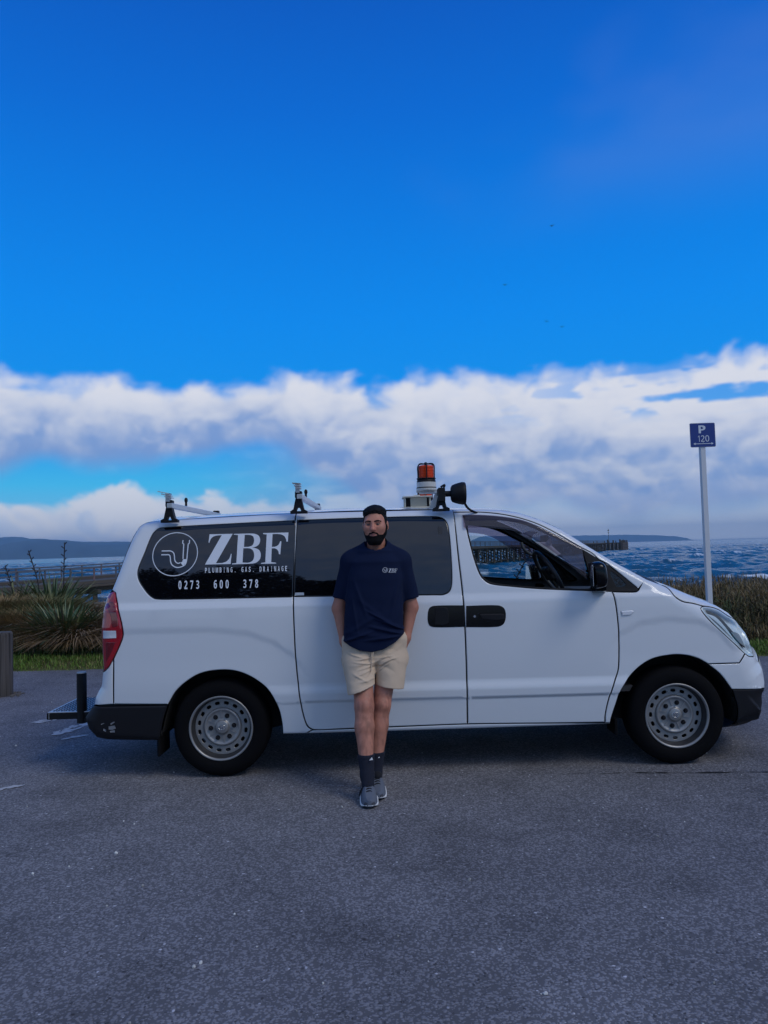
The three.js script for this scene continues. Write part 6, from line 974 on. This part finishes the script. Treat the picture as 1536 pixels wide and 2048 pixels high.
  part(sh, 'drawstring', tube([q(746, 1297, 5.052), q(744, 1306, 5.045), q(743, 1314, 5.042), q(742.5, 1321, 5.042)], 0.0032, 16, 6), beige); part(sh, 'drawstring', tube([q(748, 1297, 5.052), q(746.5, 1306, 5.045), q(744, 1318, 5.040), q(743, 1336, 5.03), q(742, 1343, 5.02)], 0.0032, 16, 6), beige);
}
// ---- socks and running shoes
function shoe(an, toeTurn, pitch, lift, withLaces) {
  // foot axes: z forward to the toe, origin on the ground under the ankle
  const c = Math.cos(toeTurn), s = Math.sin(toeTurn), cp = Math.cos(pitch), sp = Math.sin(pitch), o = V(an.x, lift, an.z);
  const W = (x, y, z) => { const y2 = y * cp - z * sp, z2 = y * sp + z * cp; return V(o.x + x * c + z2 * s, o.y + y2, o.z - x * s + z2 * c); }, I = (X, Y, Z) => { const a = X - o.x, b = Z - o.z, x = a * c - b * s, z2 = a * s + b * c, y2 = Y - o.y; return [x, y2 * cp + z2 * sp, -y2 * sp + z2 * cp]; };
  const halfW = (z) => z < -0.07 ? 0.034 * Math.sqrt(Math.max(0, 1 - ((z + 0.07) / 0.035) ** 2)) : z < 0.10 ? lerp(0.034, 0.050, sstep(-0.07, 0.10, z)) : 0.050 * Math.sqrt(Math.max(0, 1 - ((z - 0.10) / 0.105) ** 2)) ** 0.9;
  const g = sub(man, 'shoe'); const A = W(-0.11, -0.03, -0.14), Bq = W(0.11, 0.2, 0.25), lo = V(Math.min(A.x, Bq.x) - 0.07, o.y - 0.04, Math.min(A.z, Bq.z) - 0.07), hi = V(Math.max(A.x, Bq.x) + 0.07, o.y + 0.21, Math.max(A.z, Bq.z) + 0.07);
  const topY = (z) => z < -0.02 ? 0.104 : z < 0.05 ? lerp(0.106, 0.104, sstep(-0.02, 0.05, z)) : lerp(0.104, 0.050, sstep(0.05, 0.19, z));
  const soleT = (z) => 0.031 + 0.010 * Math.sin(z * 30 + 0.6) + 0.010 * sstep(0.02, -0.09, z) - 0.008 * sstep(0.10, 0.2, z), soleB = (z) => 0.018 * sstep(0.11, 0.205, z) ** 1.5;
  const up = (X, Y, Z) => { const [x, y, z] = I(X, Y, Z), w = halfW(z); if (w <= 0.002) return 0.02; const h = topY(z), ny = clamp(y / h, 0, 1), ww = w * Math.sqrt(Math.max(0.02, 1 - 0.80 * ny ** 2.4)); let d = Math.max(Math.abs(x) - ww, y - h, 0.018 - y); d = smin(d, d, 0.01); const hole = Math.hypot(x / 0.036, (z + 0.022) / 0.052) - 1; if (y > 0.07) d = smax(d, -hole * 0.03, 0.006); return d * 0.9; };
  part(g, 'upper', nets(up, lo, hi, 0.0052), shoeM, 'grey knit upper');
  part(g, 'sole', nets((X, Y, Z) => { const [x, y, z] = I(X, Y, Z), w = halfW(z) + 0.007; return smax(Math.max(Math.abs(x) - w, z - 0.206, -0.107 - z), Math.max(y - soleT(z), soleB(z) - y), 0.006) * 0.9; }, lo, hi, 0.0046), whiteM, 'white wavy sole');
  part(g, 'outsole', nets((X, Y, Z) => { const [x, y, z] = I(X, Y, Z), w = halfW(z) + 0.001; return Math.max(Math.abs(x) - w, z - 0.203, -0.104 - z, y - soleB(z) - 0.006, soleB(z) - 0.002 - y) * 0.9; }, lo, hi, 0.0046), laceM);
  part(g, 'toe_guard', nets((X, Y, Z) => { const [x, y, z] = I(X, Y, Z); return Math.max(up(X, Y, Z) - 0.0025, 0.178 - z, y - 0.040) ; }, lo, hi, 0.0046), std(0.05, 0.055, 0.07, 0.8));
  part(g, 'tongue', nets((X, Y, Z) => { const [x, y, z] = I(X, Y, Z); return ball({ x: 0, y: 0.112, z: 0.046 }, 0.030, 0.032, 0.034)(x, y, z); }, lo, hi, 0.005), laceM);
  for (let k = 0; k < 5; k++) { const z = 0.045 + k * 0.018, y = topY(z) + 0.002; part(g, 'lace', tube([W(-0.022, y - 0.007, z), W(-0.008, y + 0.003, z + 0.004), W(0.008, y + 0.003, z - 0.002), W(0.022, y - 0.007, z + 0.004)], 0.0034, 10, 6), laceM); }
  if (withLaces) { part(g, 'lace', tube([W(-0.006, 0.098, 0.05), W(-0.032, 0.092, 0.055), W(-0.052, 0.06, 0.05), W(-0.058, 0.035, 0.045)], 0.0034, 14, 6), laceM); part(g, 'lace', tube([W(0.0, 0.098, 0.05), W(-0.025, 0.098, 0.065), W(-0.046, 0.07, 0.075), W(-0.047, 0.03, 0.08)], 0.0034, 14, 6), laceM); for (const y of [0.052]) part(g, 'stripe', tube([W(-0.043, 0.03, 0.085), W(-0.040, 0.05, 0.075)], 0.003, 8, 5), whiteM); }
  return g;
}
shoe(V(J.anL.x + 0.004, 0, J.anL.z - 0.015), 0.06, 0.0, 0.002, true);
shoe(V(J.anR.x + 0.012, 0, J.anR.z - 0.01), 0.02, 0.0, 0.002, false);
for (const [kn, an, py, px, twist] of [[J.caL, J.anL, 1509, 732, 1], [J.caR, J.anR, 1503, 752, 0]]) {
  const topY2 = at(px, py, -an.z + 0.02).y, c = cone(kn, an, 0.066, 0.0425), foot = cone(an, an.clone().add(V(0.004, -0.05, 0.03)), 0.042, 0.040);
  const sk = part(man, 'sock', nets((x, y, z) => { let d = smin(c(x, y, z), foot(x, y, z), 0.02); d -= 0.0012 * Math.sin(Math.atan2(x - an.x, z - an.z) * 30) + (Math.abs(y - topY2 + 0.008) < 0.010 ? 0.0015 : 0); return smax(d, Math.max(y - topY2, an.y - 0.07 - y), 0.004); }, V(an.x - 0.10, an.y - 0.09, an.z - 0.12), V(an.x + 0.10, topY2 + 0.03, an.z + 0.13), 0.0042), sockM);
  const m = at(twist ? 742 : 757.5, twist ? 1518 : 1514.5, -an.z - (twist ? 0.030 : 0.028)); const logo = new THREE.ExtrudeGeometry(new THREE.Shape([[-0.012, -0.006], [0.012, -0.006], [0.006, 0.010]].map(([a, b]) => new THREE.Vector2(a * (twist ? 1 : 0.5), b * (twist ? 1 : 0.5)))), { depth: 0.004, bevelEnabled: false }); logo.rotateY(0.45); logo.translate(m.x, m.y, m.z); part(sk, 'sock_mark', logo, whiteM);
}

// ------------------------------------------------------------------ papers on the dashboard, behind the windscreen
{
  const paper = std(0.80, 0.78, 0.80, 0.8, { transmission: 0.25, thickness: 0, side: THREE.DoubleSide });
  for (const [pts, d, label] of [[[[1040, 1068], [1058, 1062], [1077, 1064], [1066, 1070], [1063, 1081], [1050, 1074]], 0.22, 'white printed paper tucked under the sun visor of the van'], [[[1070, 1084], [1092, 1084], [1100, 1075], [1104, 1084], [1104, 1092], [1122, 1108], [1112, 1112]], 0.30, 'crumpled pale paper behind the windscreen of the van']]) {
    const P3 = pts.map(([a, b], i) => at(a, b, ZS + d + 0.05 * Math.sin(i * 1.9))), c = P3.reduce((s, p) => s.add(p), V(0, 0, 0)).multiplyScalar(1 / P3.length), pos = [];
    P3.forEach((p, i) => { const q = P3[(i + 1) % P3.length]; for (const t of [c, p, q]) pos.push(t.x - c.x, t.y - c.y, t.z - c.z); for (const t of [c, q, p]) pos.push(t.x - c.x, t.y - c.y, t.z - c.z - 0.0015); });
    const g = new THREE.BufferGeometry(); g.setAttribute('position', new THREE.Float32BufferAttribute(pos, 3)); g.computeVertexNormals(); const m = single('paper', g, paper, { label, category: 'paper', group: 'papers in the cab' }); m.position.copy(c);
  }
}

renderer.render(scene, camera);
